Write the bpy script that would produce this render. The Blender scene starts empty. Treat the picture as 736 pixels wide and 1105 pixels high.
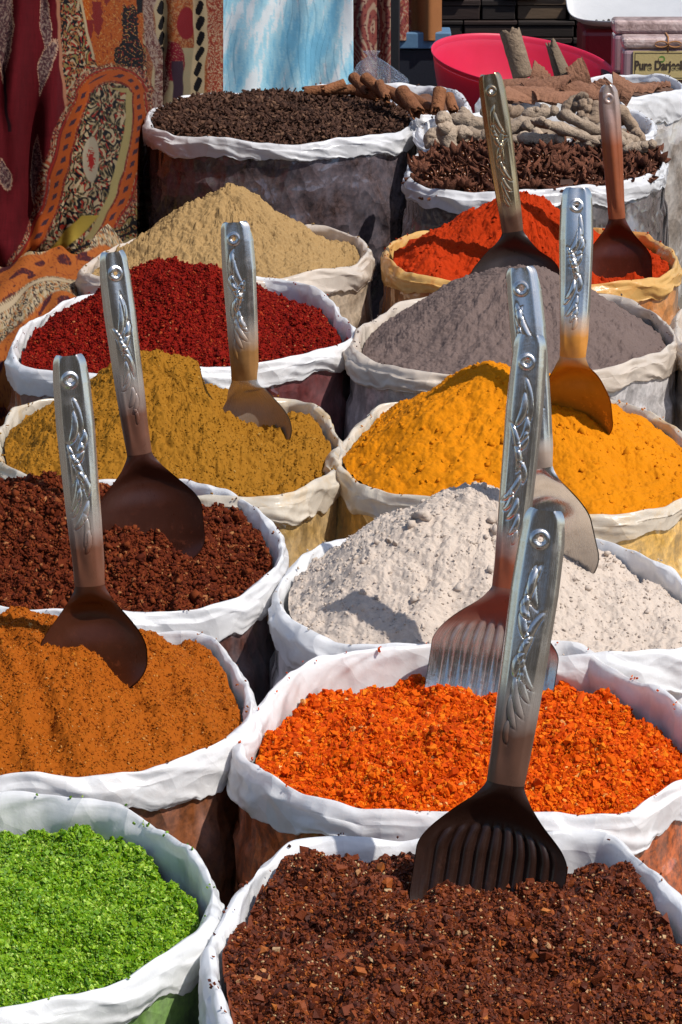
import bpy, math, random
import numpy as np
from mathutils import Vector
random.seed(7)
RNG = np.random.default_rng(11)
SC = bpy.context.scene
COL = SC.collection

# ------------------------------------------------------------------ camera model
F_PX, W_PX, H_PX = 3700.0, 736.0, 1105.0
PITCH = math.radians(16.35)
ZR = 0.45                                   # height of the sack rims
CAM = np.array([0.0, 0.0, ZR + 1.047])
FWD = np.array([0, math.cos(PITCH), -math.sin(PITCH)])
UPV = np.array([0, math.sin(PITCH), math.cos(PITCH)])
RGT = np.array([1.0, 0, 0])

def ray(px, py):
    px = np.asarray(px, float); py = np.asarray(py, float)
    a = (px - W_PX/2)/F_PX; b = -(py - H_PX/2)/F_PX
    return FWD + a[..., None]*RGT + b[..., None]*UPV
def at(px, py, z=ZR):
    d = ray(px, py); s = (np.asarray(z) - CAM[2])/d[..., 2]
    return CAM + d*s[..., None]
def at_y(px, py, Y):
    d = ray(px, py); s = np.asarray(Y, float)/d[..., 1]
    return CAM + d*s[..., None]
def row(py, z=ZR):
    return float(at(W_PX/2, py, z)[1])

# ------------------------------------------------------------------ noise
def _h(ix, iy, seed):
    h = (ix.astype(np.int64)*374761393 + iy.astype(np.int64)*668265263 + seed*1442695041) & 0xFFFFFFFF
    h = ((h ^ (h >> 13))*1274126177) & 0xFFFFFFFF
    h = ((h ^ (h >> 16))*2246822519) & 0xFFFFFFFF
    return ((h ^ (h >> 15)) & 0xFFFFFF)/float(0x1000000)
def noise2(x, y, seed=0):
    x = np.asarray(x, float); y = np.asarray(y, float)
    ix = np.floor(x); iy = np.floor(y); fx = x-ix; fy = y-iy
    u = fx*fx*fx*(fx*(fx*6-15)+10); v = fy*fy*fy*(fy*(fy*6-15)+10)
    def g(i, j):
        a = _h(ix+i, iy+j, seed)*2*math.pi
        return np.cos(a)*(fx-i) + np.sin(a)*(fy-j)
    return 1.5*((g(0,0)*(1-u)+g(1,0)*u)*(1-v) + (g(0,1)*(1-u)+g(1,1)*u)*v)
def fbm(x, y, seed=0, octv=4, gain=.5, billow=False):
    t = 0; a = 1; f = 1
    for k in range(octv):
        n = noise2(x*f, y*f, seed+k*17)
        t = t + a*(np.abs(n)*2-.6 if billow else n); a *= gain; f *= 2.03
    return t
def worley(x, y, seed=0):
    ix = np.floor(x); iy = np.floor(y)
    f1 = np.full(np.shape(x), 9.0)
    for i in (-1, 0, 1):
        for j in (-1, 0, 1):
            cx = ix+i; cy = iy+j
            dx = cx + _h(cx, cy, seed) - x; dy = cy + _h(cx, cy, seed+5) - y
            f1 = np.minimum(f1, dx*dx+dy*dy)
    return np.sqrt(f1)
def clods(x, y, seed=0):
    return np.sqrt(np.clip(1 - worley(x, y, seed)**2/1.35, .02, 1))

# ------------------------------------------------------------------ mesh helpers
def tag(o, label=None, cat=None, group=None, kind=None):
    if label: o['label'] = label
    if cat: o['category'] = cat
    if group: o['group'] = group
    if kind: o['kind'] = kind
    return o
def empty(name, loc, label, cat, group=None):
    o = bpy.data.objects.new(name, None); COL.objects.link(o)
    o.location = tuple(loc); o.empty_display_size = .02
    return tag(o, label, cat, group)
def raw_mesh(name, V, faces, mats, smooth=True, uv=None, col=None, midx=None):
    """faces: list of (n, array[k, n])"""
    me = bpy.data.meshes.new(name)
    V = np.asarray(V, np.float32)
    loops = []; starts = []; p = 0; nf = 0
    for f in faces:
        f = np.asarray(f, np.int32)
        if len(f) == 0: continue
        k, n = f.shape
        loops.append(f.ravel()); starts.append(p + np.arange(k)*n); p += k*n; nf += k
    loops = np.concatenate(loops); starts = np.concatenate(starts)
    me.vertices.add(len(V)); me.vertices.foreach_set('co', V.ravel())
    me.loops.add(len(loops)); me.loops.foreach_set('vertex_index', loops)
    me.polygons.add(nf); me.polygons.foreach_set('loop_start', starts.astype(np.int32))
    me.polygons.foreach_set('use_smooth', np.full(nf, bool(smooth)) if np.isscalar(smooth) else np.asarray(smooth, bool))
    if midx is not None: me.polygons.foreach_set('material_index', np.asarray(midx, np.int32))
    if uv is not None:
        l = me.uv_layers.new(name='UVMap'); l.data.foreach_set('uv', np.asarray(uv, np.float32)[loops].ravel())
    if col is not None:
        a = me.color_attributes.new('pattern', 'FLOAT_COLOR', 'POINT')
        c = np.ones((len(V), 4), np.float32); c[:, :3] = col; a.data.foreach_set('color', c.ravel())
    for m in (mats if isinstance(mats, (list, tuple)) else [mats]): me.materials.append(m)
    me.update(calc_edges=True); me.validate()
    return me
def link(name, me, parent=None, loc=None):
    o = bpy.data.objects.new(name, me); COL.objects.link(o)
    if parent: o.parent = parent
    if loc is not None: o.location = tuple(loc)
    return o
def grid_faces(nu, nv, close_u=False):
    i = np.arange(nu if close_u else nu-1); j = np.arange(nv-1)
    I, J = np.meshgrid(i, j, indexing='ij'); I2 = (I+1) % nu
    return np.stack([I*nv+J, I2*nv+J, I2*nv+J+1, I*nv+J+1], -1).reshape(-1, 4)
def grid_obj(name, P, mat, parent=None, loc=(0,0,0), close_u=False, uv=None, col=None, smooth=True):
    nu, nv = P.shape[:2]
    V = P.reshape(-1, 3) - np.asarray(loc)
    me = raw_mesh(name, V, [grid_faces(nu, nv, close_u)], mat, smooth,
                  None if uv is None else uv.reshape(-1, 2), None if col is None else col.reshape(-1, 3))
    return link(name, me, parent, None if parent else loc)
class MB:
    def __init__(s): s.v = []; s.f = {}; s.n = 0; s.m = {}
    def add(s, V, F, mi=0):
        V = np.asarray(V, float); F = np.asarray(F, int)
        s.v.append(V); s.f.setdefault(F.shape[1], []).append(F + s.n)
        s.m.setdefault(F.shape[1], []).append(np.full(len(F), mi)); s.n += len(V)
    def box(s, lo, hi, mi=0, jit=0, R=None, c=None):
        lo = np.asarray(lo, float); hi = np.asarray(hi, float)
        V = np.array([[(lo, hi)[a][0], (lo, hi)[b][1], (lo, hi)[d][2]] for a in (0,1) for b in (0,1) for d in (0,1)])
        if jit: V += RNG.normal(0, jit, V.shape)
        if R is not None: V = V @ np.asarray(R).T
        if c is not None: V = V + np.asarray(c)
        s.add(V, [[0,1,3,2],[4,6,7,5],[0,4,5,1],[2,3,7,6],[0,2,6,4],[1,5,7,3]], mi)
    def grid(s, P, close_u=False, mi=0):
        s.add(P.reshape(-1, 3), grid_faces(P.shape[0], P.shape[1], close_u), mi)
    def mesh(s, name, mats, smooth=True):
        ks = sorted(s.f)
        return raw_mesh(name, np.concatenate(s.v), [np.concatenate(s.f[k]) for k in ks], mats, smooth,
                        midx=np.concatenate([np.concatenate(s.m[k]) for k in ks]))
def bevel(o, w=.004, seg=2):
    m = o.modifiers.new('bevel', 'BEVEL'); m.width = w; m.segments = seg; m.limit_method = 'ANGLE'
    return o
def closed_spline(P, n):
    """periodic Catmull-Rom through P, resampled evenly to n points"""
    P = np.asarray(P, float); k = len(P); out = []
    t = np.linspace(0, 1, 24, endpoint=False)[:, None]
    for i in range(k):
        a, b, c, d = P[i-1], P[i], P[(i+1) % k], P[(i+2) % k]
        out.append(.5*(2*b + (c-a)*t + (2*a-5*b+4*c-d)*t**2 + (3*b-a-3*c+d)*t**3))
    Q = np.concatenate(out); Q = np.concatenate([Q, Q[:1]])
    s = np.concatenate([[0], np.cumsum(np.linalg.norm(np.diff(Q, axis=0), axis=1))])
    u = np.linspace(0, s[-1], n, endpoint=False)
    return np.stack([np.interp(u, s, Q[:, c]) for c in range(Q.shape[1])], -1), s[-1]
def open_spline(P, n):
    P = np.asarray(P, float)
    E = np.concatenate([[2*P[0]-P[1]], P, [2*P[-1]-P[-2]]]); out = []
    t = np.linspace(0, 1, 30, endpoint=False)[:, None]
    for i in range(1, len(E)-2):
        a, b, c, d = E[i-1], E[i], E[i+1], E[i+2]
        out.append(.5*(2*b + (c-a)*t + (2*a-5*b+4*c-d)*t**2 + (3*b-a-3*c+d)*t**3))
    Q = np.concatenate(out + [P[-1:]])
    s = np.concatenate([[0], np.cumsum(np.linalg.norm(np.diff(Q, axis=0), axis=1))])
    u = np.linspace(0, s[-1], n)
    return np.stack([np.interp(u, s, Q[:, c]) for c in range(3)], -1)
def rand_rot(n):
    q = RNG.normal(size=(n, 4)); q /= np.linalg.norm(q, axis=1, keepdims=True)
    w, x, y, z = q.T
    return np.stack([np.stack([1-2*(y*y+z*z), 2*(x*y-z*w), 2*(x*z+y*w)], -1),
                     np.stack([2*(x*y+z*w), 1-2*(x*x+z*z), 2*(y*z-x*w)], -1),
                     np.stack([2*(x*z-y*w), 2*(y*z+x*w), 1-2*(x*x+y*y)], -1)], 1)
def rotz(a): c, s = math.cos(a), math.sin(a); return np.array([[c,-s,0],[s,c,0],[0,0,1.]])
def rotx(a): c, s = math.cos(a), math.sin(a); return np.array([[1,0,0],[0,c,-s],[0,s,c.real]])
def roty(a): c, s = math.cos(a), math.sin(a); return np.array([[c,0,s],[0,1,0],[-s,0,c]])

# ------------------------------------------------------------------ materials
class NT:
    def __init__(s, name):
        s.m = bpy.data.materials.new(name); s.m.use_nodes = True
        s.t = s.m.node_tree; s.t.nodes.clear()
        s.out = s.n('ShaderNodeOutputMaterial')
    def n(s, typ, **kw):
        nd = s.t.nodes.new(typ)
        for k, v in kw.items(): setattr(nd, k, v)
        return nd
    def l(s, a, b): s.t.links.new(a, b)
    def coord(s, kind='Object'):
        return s.n('ShaderNodeTexCoord').outputs[kind]
    def noise(s, scale, detail=3, rough=.55, dist=0, vec=None, out='Fac'):
        nd = s.n('ShaderNodeTexNoise'); nd.inputs['Scale'].default_value = scale
        nd.inputs['Detail'].default_value = detail; nd.inputs['Roughness'].default_value = rough
        nd.inputs['Distortion'].default_value = dist
        s.l(vec if vec is not None else s.coord(), nd.inputs['Vector'])
        return nd.outputs[out]
    def crease(s, scale, vec, wob=.05):
        n = s.noise(6, 3, .5, 0, vec, 'Color'); m = s.n('ShaderNodeVectorMath', operation='SCALE'); s.l(n, m.inputs[0]); m.inputs[3].default_value = wob
        a = s.n('ShaderNodeVectorMath', operation='ADD'); s.l(vec, a.inputs[0]); s.l(m.outputs[0], a.inputs[1])
        v = s.n('ShaderNodeTexVoronoi', feature='F1'); v.inputs['Scale'].default_value = scale; s.l(a.outputs[0], v.inputs['Vector'])
        return v.outputs['Distance']
    def ramp(s, fac, stops, interp='LINEAR'):
        nd = s.n('ShaderNodeValToRGB'); cr = nd.color_ramp; cr.interpolation = interp
        while len(cr.elements) < len(stops): cr.elements.new(.5)
        for e, (p, c) in zip(cr.elements, stops):
            e.position = p; e.color = (*(c if hasattr(c, '__len__') else (c, c, c)), 1)
        s.l(fac, nd.inputs['Fac']); return nd.outputs['Color']
    def mix(s, fac, a, b, mode='MIX'):
        nd = s.n('ShaderNodeMix', data_type='RGBA', blend_type=mode)
        for sock, v in ((nd.inputs[0], fac), (nd.inputs[6], a), (nd.inputs[7], b)):
            if isinstance(v, bpy.types.NodeSocket): s.l(v, sock)
            elif hasattr(v, '__len__'): sock.default_value = (*v, 1)
            else: sock.default_value = v
        return nd.outputs[2]
    def math(s, op, a, b=0):
        nd = s.n('ShaderNodeMath', operation=op)
        for sock, v in zip(nd.inputs, (a, b)):
            if isinstance(v, bpy.types.NodeSocket): s.l(v, sock)
            else: sock.default_value = v
        return nd.outputs[0]
    def bump(s, h, strength=.5, dist=.002, prev=None):
        nd = s.n('ShaderNodeBump'); nd.inputs['Strength'].default_value = strength
        nd.inputs['Distance'].default_value = dist; s.l(h, nd.inputs['Height'])
        if prev is not None: s.l(prev, nd.inputs['Normal'])
        return nd.outputs['Normal']
    def bsdf(s, **kw):
        nd = s.n('ShaderNodeBsdfPrincipled')
        for k, v in kw.items():
            sock = nd.inputs[k.replace('_', ' ')]
            if isinstance(v, bpy.types.NodeSocket): s.l(v, sock)
            elif hasattr(v, '__len__') and len(v) == 3: sock.default_value = (*v, 1)
            else: sock.default_value = v
        return nd.outputs[0]
    def done(s, sh): s.l(sh, s.out.inputs['Surface']); return s.m
def sc(c, k): return tuple(min(1, x*k) for x in c)

def powder(name, c, var=.25, fine=900, bs=.5, alt=None, altamt=.5):
    t = NT(name)
    n1 = t.noise(60, 4); n2 = t.noise(fine, 3, .7)
    a = t.mix(n1, sc(c, 1-var), sc(c, 1+var))
    a = t.mix(t.ramp(t.noise(9, 3, .5, .8), [(.35, 0.), (.65, .5)]), a, sc(c, 1-var*1.5))
    a = t.mix(t.ramp(n2, [(.3, .0), (.7, 1.)]), a, t.mix(.5, a, sc(c, 1+2*var)))
    if alt:
        a = t.mix(t.math('MULTIPLY', t.ramp(t.noise(240, 4, .7), [(.52, 0.), (.66, 1.)]), altamt), a, alt)
    nb = t.bump(n2, bs, .0009, t.bump(t.noise(260, 5, .65), bs*.8, .0020))
    return t.done(t.bsdf(Base_Color=a, Roughness=.95, Specular_IOR_Level=.12, Normal=nb))
def granular(name, stops, base, rough=.85, spec=.12, sss=0):
    """each loose grain takes its own colour; the packed bed below takes `base`"""
    t = NT(name)
    r = t.n('ShaderNodeNewGeometry').outputs['Random Per Island']
    c = t.ramp(r, stops)
    c = t.mix(t.ramp(t.noise(350, 3, .6), [(.3, 0.), (.75, 1.)]), c, t.mix(.45, c, base))
    nb = t.bump(t.noise(900, 3, .7), .4, .001)
    kw = dict(Base_Color=c, Roughness=rough, Specular_IOR_Level=spec, Normal=nb)
    if sss: kw.update(Subsurface_Weight=sss, Subsurface_Scale=.003)
    return t.done(t.bsdf(**kw))
def film(name, c=(.8,.8,.82), stain=None, stain_amt=.6, tr=.30):
    """thin milky plastic film, creased; a little light comes through"""
    t = NT(name)
    co = t.coord()
    n = t.noise(9, 5, .6, 1.2, co)
    col = t.mix(t.ramp(n, [(.35, 0.), (.75, 1.)]), c, sc(c, .86))
    if stain:
        k = t.math('MULTIPLY', t.ramp(t.noise(14, 5, .7, .6, co), [(.5, 0.), (.68, 1.)]), stain_amt)
        col = t.mix(k, col, stain)
    nb = t.bump(t.noise(120, 4, .6, 1.5, co), .10, .003, t.bump(t.crease(60, co, .10), .14, .006, t.bump(t.crease(24, co, .12), .42, .013)))
    p = t.bsdf(Base_Color=col, Roughness=.36, Specular_IOR_Level=.45, Coat_Weight=.25, Coat_Roughness=.15, Normal=nb, Coat_Normal=nb)
    tl = t.n('ShaderNodeBsdfTranslucent'); t.l(col, tl.inputs['Color']); t.l(nb, tl.inputs['Normal'])
    mx = t.n('ShaderNodeMixShader'); mx.inputs[0].default_value = tr
    t.l(p, mx.inputs[1]); t.l(tl.outputs[0], mx.inputs[2])
    tp = t.n('ShaderNodeBsdfTransparent'); m2 = t.n('ShaderNodeMixShader')     # what lies behind tints the thin film
    t.l(t.ramp(t.noise(20, 4, .6, 1, co), [(.4, .03), (.7, .13)]), m2.inputs[0])
    t.l(mx.outputs[0], m2.inputs[1]); t.l(tp.outputs[0], m2.inputs[2])
    return t.done(m2.outputs[0])
def bag(name, content, milk=(.6,.6,.64), amt=.3, speck=.3, rough=.3):
    """side of the sack: the contents seen through wrinkled clear plastic, milky where it lifts off"""
    t = NT(name)
    co = t.coord()
    mp = t.n('ShaderNodeMapping'); mp.inputs['Scale'].default_value = (1, 1, .7); t.l(co, mp.inputs['Vector'])
    v = mp.outputs[0]
    c = t.mix(t.ramp(t.noise(110, 4, .75, 0, co), [(.38, 0.), (.62, 1.)]), sc(content, 1-speck), sc(content, 1+speck))
    k = t.ramp(t.noise(11, 5, .62, 1.5, v), [(.36, 0.), (.8, 1.)])
    c = t.mix(t.math('MULTIPLY', k, amt), c, milk)
    nb = t.bump(t.crease(60, v, .04), .4, .005, t.bump(t.crease(26, v, .07), .75, .012, t.bump(t.crease(11, v, .12), .6, .024)))
    return t.done(t.bsdf(Base_Color=c, Roughness=rough, Specular_IOR_Level=.5, Coat_Weight=1.0,
                         Coat_Roughness=.05, Normal=nb, Coat_Normal=nb))
def steel(name, stain, lo, hi, amt=.92, tint=(.68,.645,.60), inv=False, blade=False):
    """pressed steel; UV.y runs 0 (blade end) .. 1 (handle tip); dusted with spice below `hi`"""
    t = NT(name)
    uv = t.coord('UV'); sx = t.n('ShaderNodeSeparateXYZ'); t.l(uv, sx.inputs[0])
    n = t.noise(60, 4, .6); ns = t.noise(14, 4, .6)
    g = t.math('ADD', sx.outputs['Y'], t.math('MULTIPLY', t.math('SUBTRACT', ns, .5), .22))
    k = t.ramp(t.math('MULTIPLY', g, .5), [(lo*.5, 0. if inv else 1.), (hi*.5, 1. if inv else 0.)])
    k = t.math('MULTIPLY', k, amt)
    dust = t.math('MULTIPLY', t.ramp(n, [(.55, 0.), (.75, 1.)]), .12)
    k = t.math('MAXIMUM', k, dust)
    c = t.mix(k, t.mix(t.noise(25, 3), sc(tint, .85), sc(tint, 1.1)), t.mix(n, sc(stain, .7), sc(stain, 1.25)))
    met = t.math('SUBTRACT', 1.0, k)
    if blade:                                           # crumbs and smears of the spice stick to it
        sm = t.math('MULTIPLY', t.ramp(t.noise(130, 5, .7), [(.56, 0.), (.66, 1.)]), t.ramp(t.math('ADD', sx.outputs['Y'], t.math('MULTIPLY', ns, .5)), [(.35, .75), (.85, .06)]))
        c = t.mix(sm, c, sc(stain, 2.6))
    rg = t.math('ADD', t.math('ADD', .12, t.math('MULTIPLY', n, .15)), t.math('MULTIPLY', k, .10))
    mp = t.n('ShaderNodeMapping'); mp.inputs['Scale'].default_value = (90, 4, 1); t.l(uv, mp.inputs['Vector'])
    scr = t.noise(1.5, 4, .7, .3, mp.outputs[0]); rg = t.math('ADD', rg, t.math('MULTIPLY', t.ramp(scr, [(.45, 0.), (.7, 1.)]), .14))
    sp = t.math('SUBTRACT', .5, t.math('MULTIPLY', k, .15))
    nb = t.bump(scr, .05, .001, t.bump(t.noise(300, 3), .08, .001))
    return t.done(t.bsdf(Base_Color=c, Metallic=met, Roughness=rg, Specular_IOR_Level=sp, Normal=nb))
def cloth(name, rough=.85, weave=1400):
    t = NT(name)
    a = t.n('ShaderNodeAttribute', attribute_name='pattern').outputs['Color']
    c = t.mix(.35, a, t.mix(t.noise(weave*.5, 2), sc((1,1,1), .45), (1,1,1)), 'MULTIPLY')
    nb = t.bump(t.noise(weave, 2), .5, .0015, t.bump(t.noise(18, 3), .25, .01))
    return t.done(t.bsdf(Base_Color=c, Roughness=rough, Specular_IOR_Level=.08, Normal=nb))
def plain(name, c, rough=.5, metal=0, spec=.5, var=.12, scale=30, bs=.15, coat=0, sss=0):
    t = NT(name)
    n = t.noise(scale, 4, .6)
    col = t.mix(n, sc(c, 1-var), sc(c, 1+var))
    return t.done(t.bsdf(Base_Color=col, Roughness=rough, Metallic=metal, Specular_IOR_Level=spec, Coat_Weight=coat,
                         Normal=t.bump(t.noise(scale*6, 4), bs, .003)))
def bark_mat(name, c1, c2, scale=60):
    t = NT(name)
    n = t.noise(scale, 5, .65, .8); w = t.noise(scale*4, 3, .6)
    col = t.mix(t.ramp(n, [(.3, 0.), (.7, 1.)]), c1, c2)
    r = t.n('ShaderNodeObjectInfo').outputs['Random']
    col = t.mix(t.math('MULTIPLY', r, .7), col, t.mix(t.math('FRACT', t.math('MULTIPLY', r, 7.3)), sc(c1, .45), sc(c1, 1.25)))
    return t.done(t.bsdf(Base_Color=col, Roughness=.85, Specular_IOR_Level=.25, Normal=t.bump(w, .8, .003, t.bump(n, .8, .006))))
def wood(name, c):
    t = NT(name)
    mp = t.n('ShaderNodeMapping'); mp.inputs['Scale'].default_value = (3, 30, 30); t.l(t.coord(), mp.inputs['Vector'])
    n = t.noise(3, 5, .6, 1, mp.outputs[0])
    return t.done(t.bsdf(Base_Color=t.mix(n, sc(c, .55), sc(c, 1.4)), Roughness=.75, Normal=t.bump(n, .4, .003)))

# ------------------------------------------------------------------ sacks and heaps
RIMS = {}
def sack(key, crest_px, label, film_mat, bag_mat, seed, cuff=.034, z=ZR, rel=.006, closed=True, bulge=.010, flare=None):
    N = 760
    P, per = closed_spline(at(np.array(crest_px)[:, 0], np.array(crest_px)[:, 1], z), N)
    ang = np.arange(N)/N*2*math.pi
    t = np.roll(P, -1, 0) - np.roll(P, 1, 0); t /= np.linalg.norm(t, axis=1, keepdims=True)
    nrm = np.stack([-t[:, 1], t[:, 0], np.zeros(N)], -1)
    cs, sn = np.cos(ang), np.sin(ang)
    def ring(fr, sd, oc=3):                     # noise that closes on itself round the rim
        return fbm(cs*fr+7.3, sn*fr+3.1, seed*31+sd, oc)
    c = P.mean(0); base = np.array([c[0], c[1], 0.0])
    P = P.copy(); P[:, 2] += rel*ring(2.2, 1)
    RIMS[key] = (P.copy(), nrm.copy(), c)
    root = empty('spice_sack', base, label, 'sack', 'open plastic sacks of spices')
    # cuff: up the inside, over the crest, down the outside
    th = .0062*(1+.5*ring(3.0, 2)); drop = cuff*(1+.30*ring(2.0, 3)+.10*ring(9, 4))
    prof = [(-1.7, -.120, 0), (-1.5, -.080, 0), (-1.35, -.045, 0), (-1.2, -.022, 0), (-1.0, -.010, 0), (-.6, -.0028, 0), (0, 0, 0), (.6, -.0028, 0),
            (1.05, -.010, .02), (1.3, 0, .38), (1.35, 0, .62), (1.3, 0, .82), (1.15, 0, .93), (.85, 0, 1.0), (.55, 0, .97)]
    q = np.array(prof); M = 46
    s = np.linspace(0, len(q)-1, M)
    q = np.stack([np.interp(s, np.arange(len(q)), q[:, k]) for k in range(3)], -1)
    off = th[:, None]*q[None, :, 0]; dz = q[None, :, 1] - drop[:, None]*q[None, :, 2]
    L = (np.arange(N)/N*per)[:, None]; vv = (np.linspace(0, .16, M))[None, :]
    Lx, Vx = np.broadcast_arrays(cs[:, None]*per/6.28, vv)
    Ly = np.broadcast_to(sn[:, None]*per/6.28, Lx.shape)
    # creases run diagonally over the film
    wx = Lx*9 + Vx*11; wy = Ly*9 - Vx*7
    jx = .5*noise2(wx*.6, wy*.6, seed+90)
    cr = worley(wx*1.1+jx, wy*1.1-jx, seed+91); cr2 = worley(wx*2.9+Vx*20+jx, wy*2.9, seed+97)
    wob = .0105*(cr-.42) + .0042*(cr2-.42)
    fall = np.clip(np.abs(q[:, 0])/1.0, .35, 1)[None, :]
    off = off + wob*fall
    dz = dz + .35*wob*(1-fall*.4)
    off = np.where((q[:, 2] > .05)[None, :], np.maximum(off, .0065), off)
    C = P[:, None, :] + nrm[:, None, :]*off[..., None] + np.array([0, 0, 1.])*dz[..., None]
    grid_obj('rolled_rim', C, film_mat, root, base, True)
    # body
    K = 40
    tz = np.linspace(0, 1, K)
    zz = (P[:, 2][:, None]-.014)*(1-tz)[None, :] + .002
    o = .002 + bulge*np.sin(np.pi*np.clip(tz*1.05, 0, 1))**.7
    o = np.broadcast_to(o[None, :], (N, K)).copy()
    bx = cs[:, None]*per/6.28*12; by = sn[:, None]*per/6.28*12
    o += .006*(1-np.abs(noise2(bx*.8+tz*2, by*.8+tz*3, seed+5)))**2 - .004 + .002*noise2(bx*1.8+tz*3, by*1.8-tz*4, seed+6)
    o = np.where(tz[None, :] < .13, np.minimum(o, .0035), o)
    o -= .02*np.clip(tz-.9, 0, .1)*10
    if flare is not None: o += flare*tz
    B = P[:, None, :]*[1, 1, 0] + nrm[:, None, :]*o[..., None] + np.array([0, 0, 1.])*zz[..., None]
    grid_obj('bag_body', B, bag_mat, root, base, True)
    return root

def heap_height(key, x, y, spec):
    zr = ZR + spec.get('lvl', -.02)
    hs = [np.full(x.shape, zr)]
    for (px, py, yd, sl, r0) in spec.get('cones', []):
        ap = at_y(px, py, row(yd)); d = np.hypot(x-ap[0], y-ap[1])
        an = np.arctan2(y-ap[1], x-ap[0])           # little slides run down the cone
        rill = spec.get('rill', .0045)*np.clip(d/.08, 0, 1)*(np.abs(noise2(np.cos(an)*5+d*6, np.sin(an)*5-d*4, int(px)))*1.4-.4 + .3*noise2(np.cos(an)*9+d*15, np.sin(an)*9+d*12, int(px)+1))
        hs.append(ap[2] - sl*(np.sqrt(d*d+r0*r0)-r0) + rill)
    k = spec.get('k', 90.)
    H = np.stack(hs); m = H.max(0)
    z = m + np.log(np.exp((H-m)*k).sum(0))/k
    for (px, py, yz, rad, dep) in spec.get('dents', []):   # hollows (dep<0) and mounds
        c = at(px, py, yz); d2 = ((x-c[0])**2 + (y-c[1])**2)/rad**2
        z = z + dep*np.exp(-d2)
    if 'cliff' in spec:                                    # a scooped-out bite with a steep edge
        px, py, ax, ay, lv, wd = spec['cliff']
        c = at(px, py, ZR); q = (x-c[0])*ax + (y-c[1])*ay + .012*fbm(x*22, y*22, 77, 3)
        S = 1/(1+np.exp(np.clip(-q/wd, -40, 40)))
        z = z*(1-S) + np.minimum(z, ZR+lv+.010*fbm(x*14, y*14, 78, 3) + .03*np.exp(-(q/.03)**2))*S
    return z
HEAPS = {}
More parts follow.
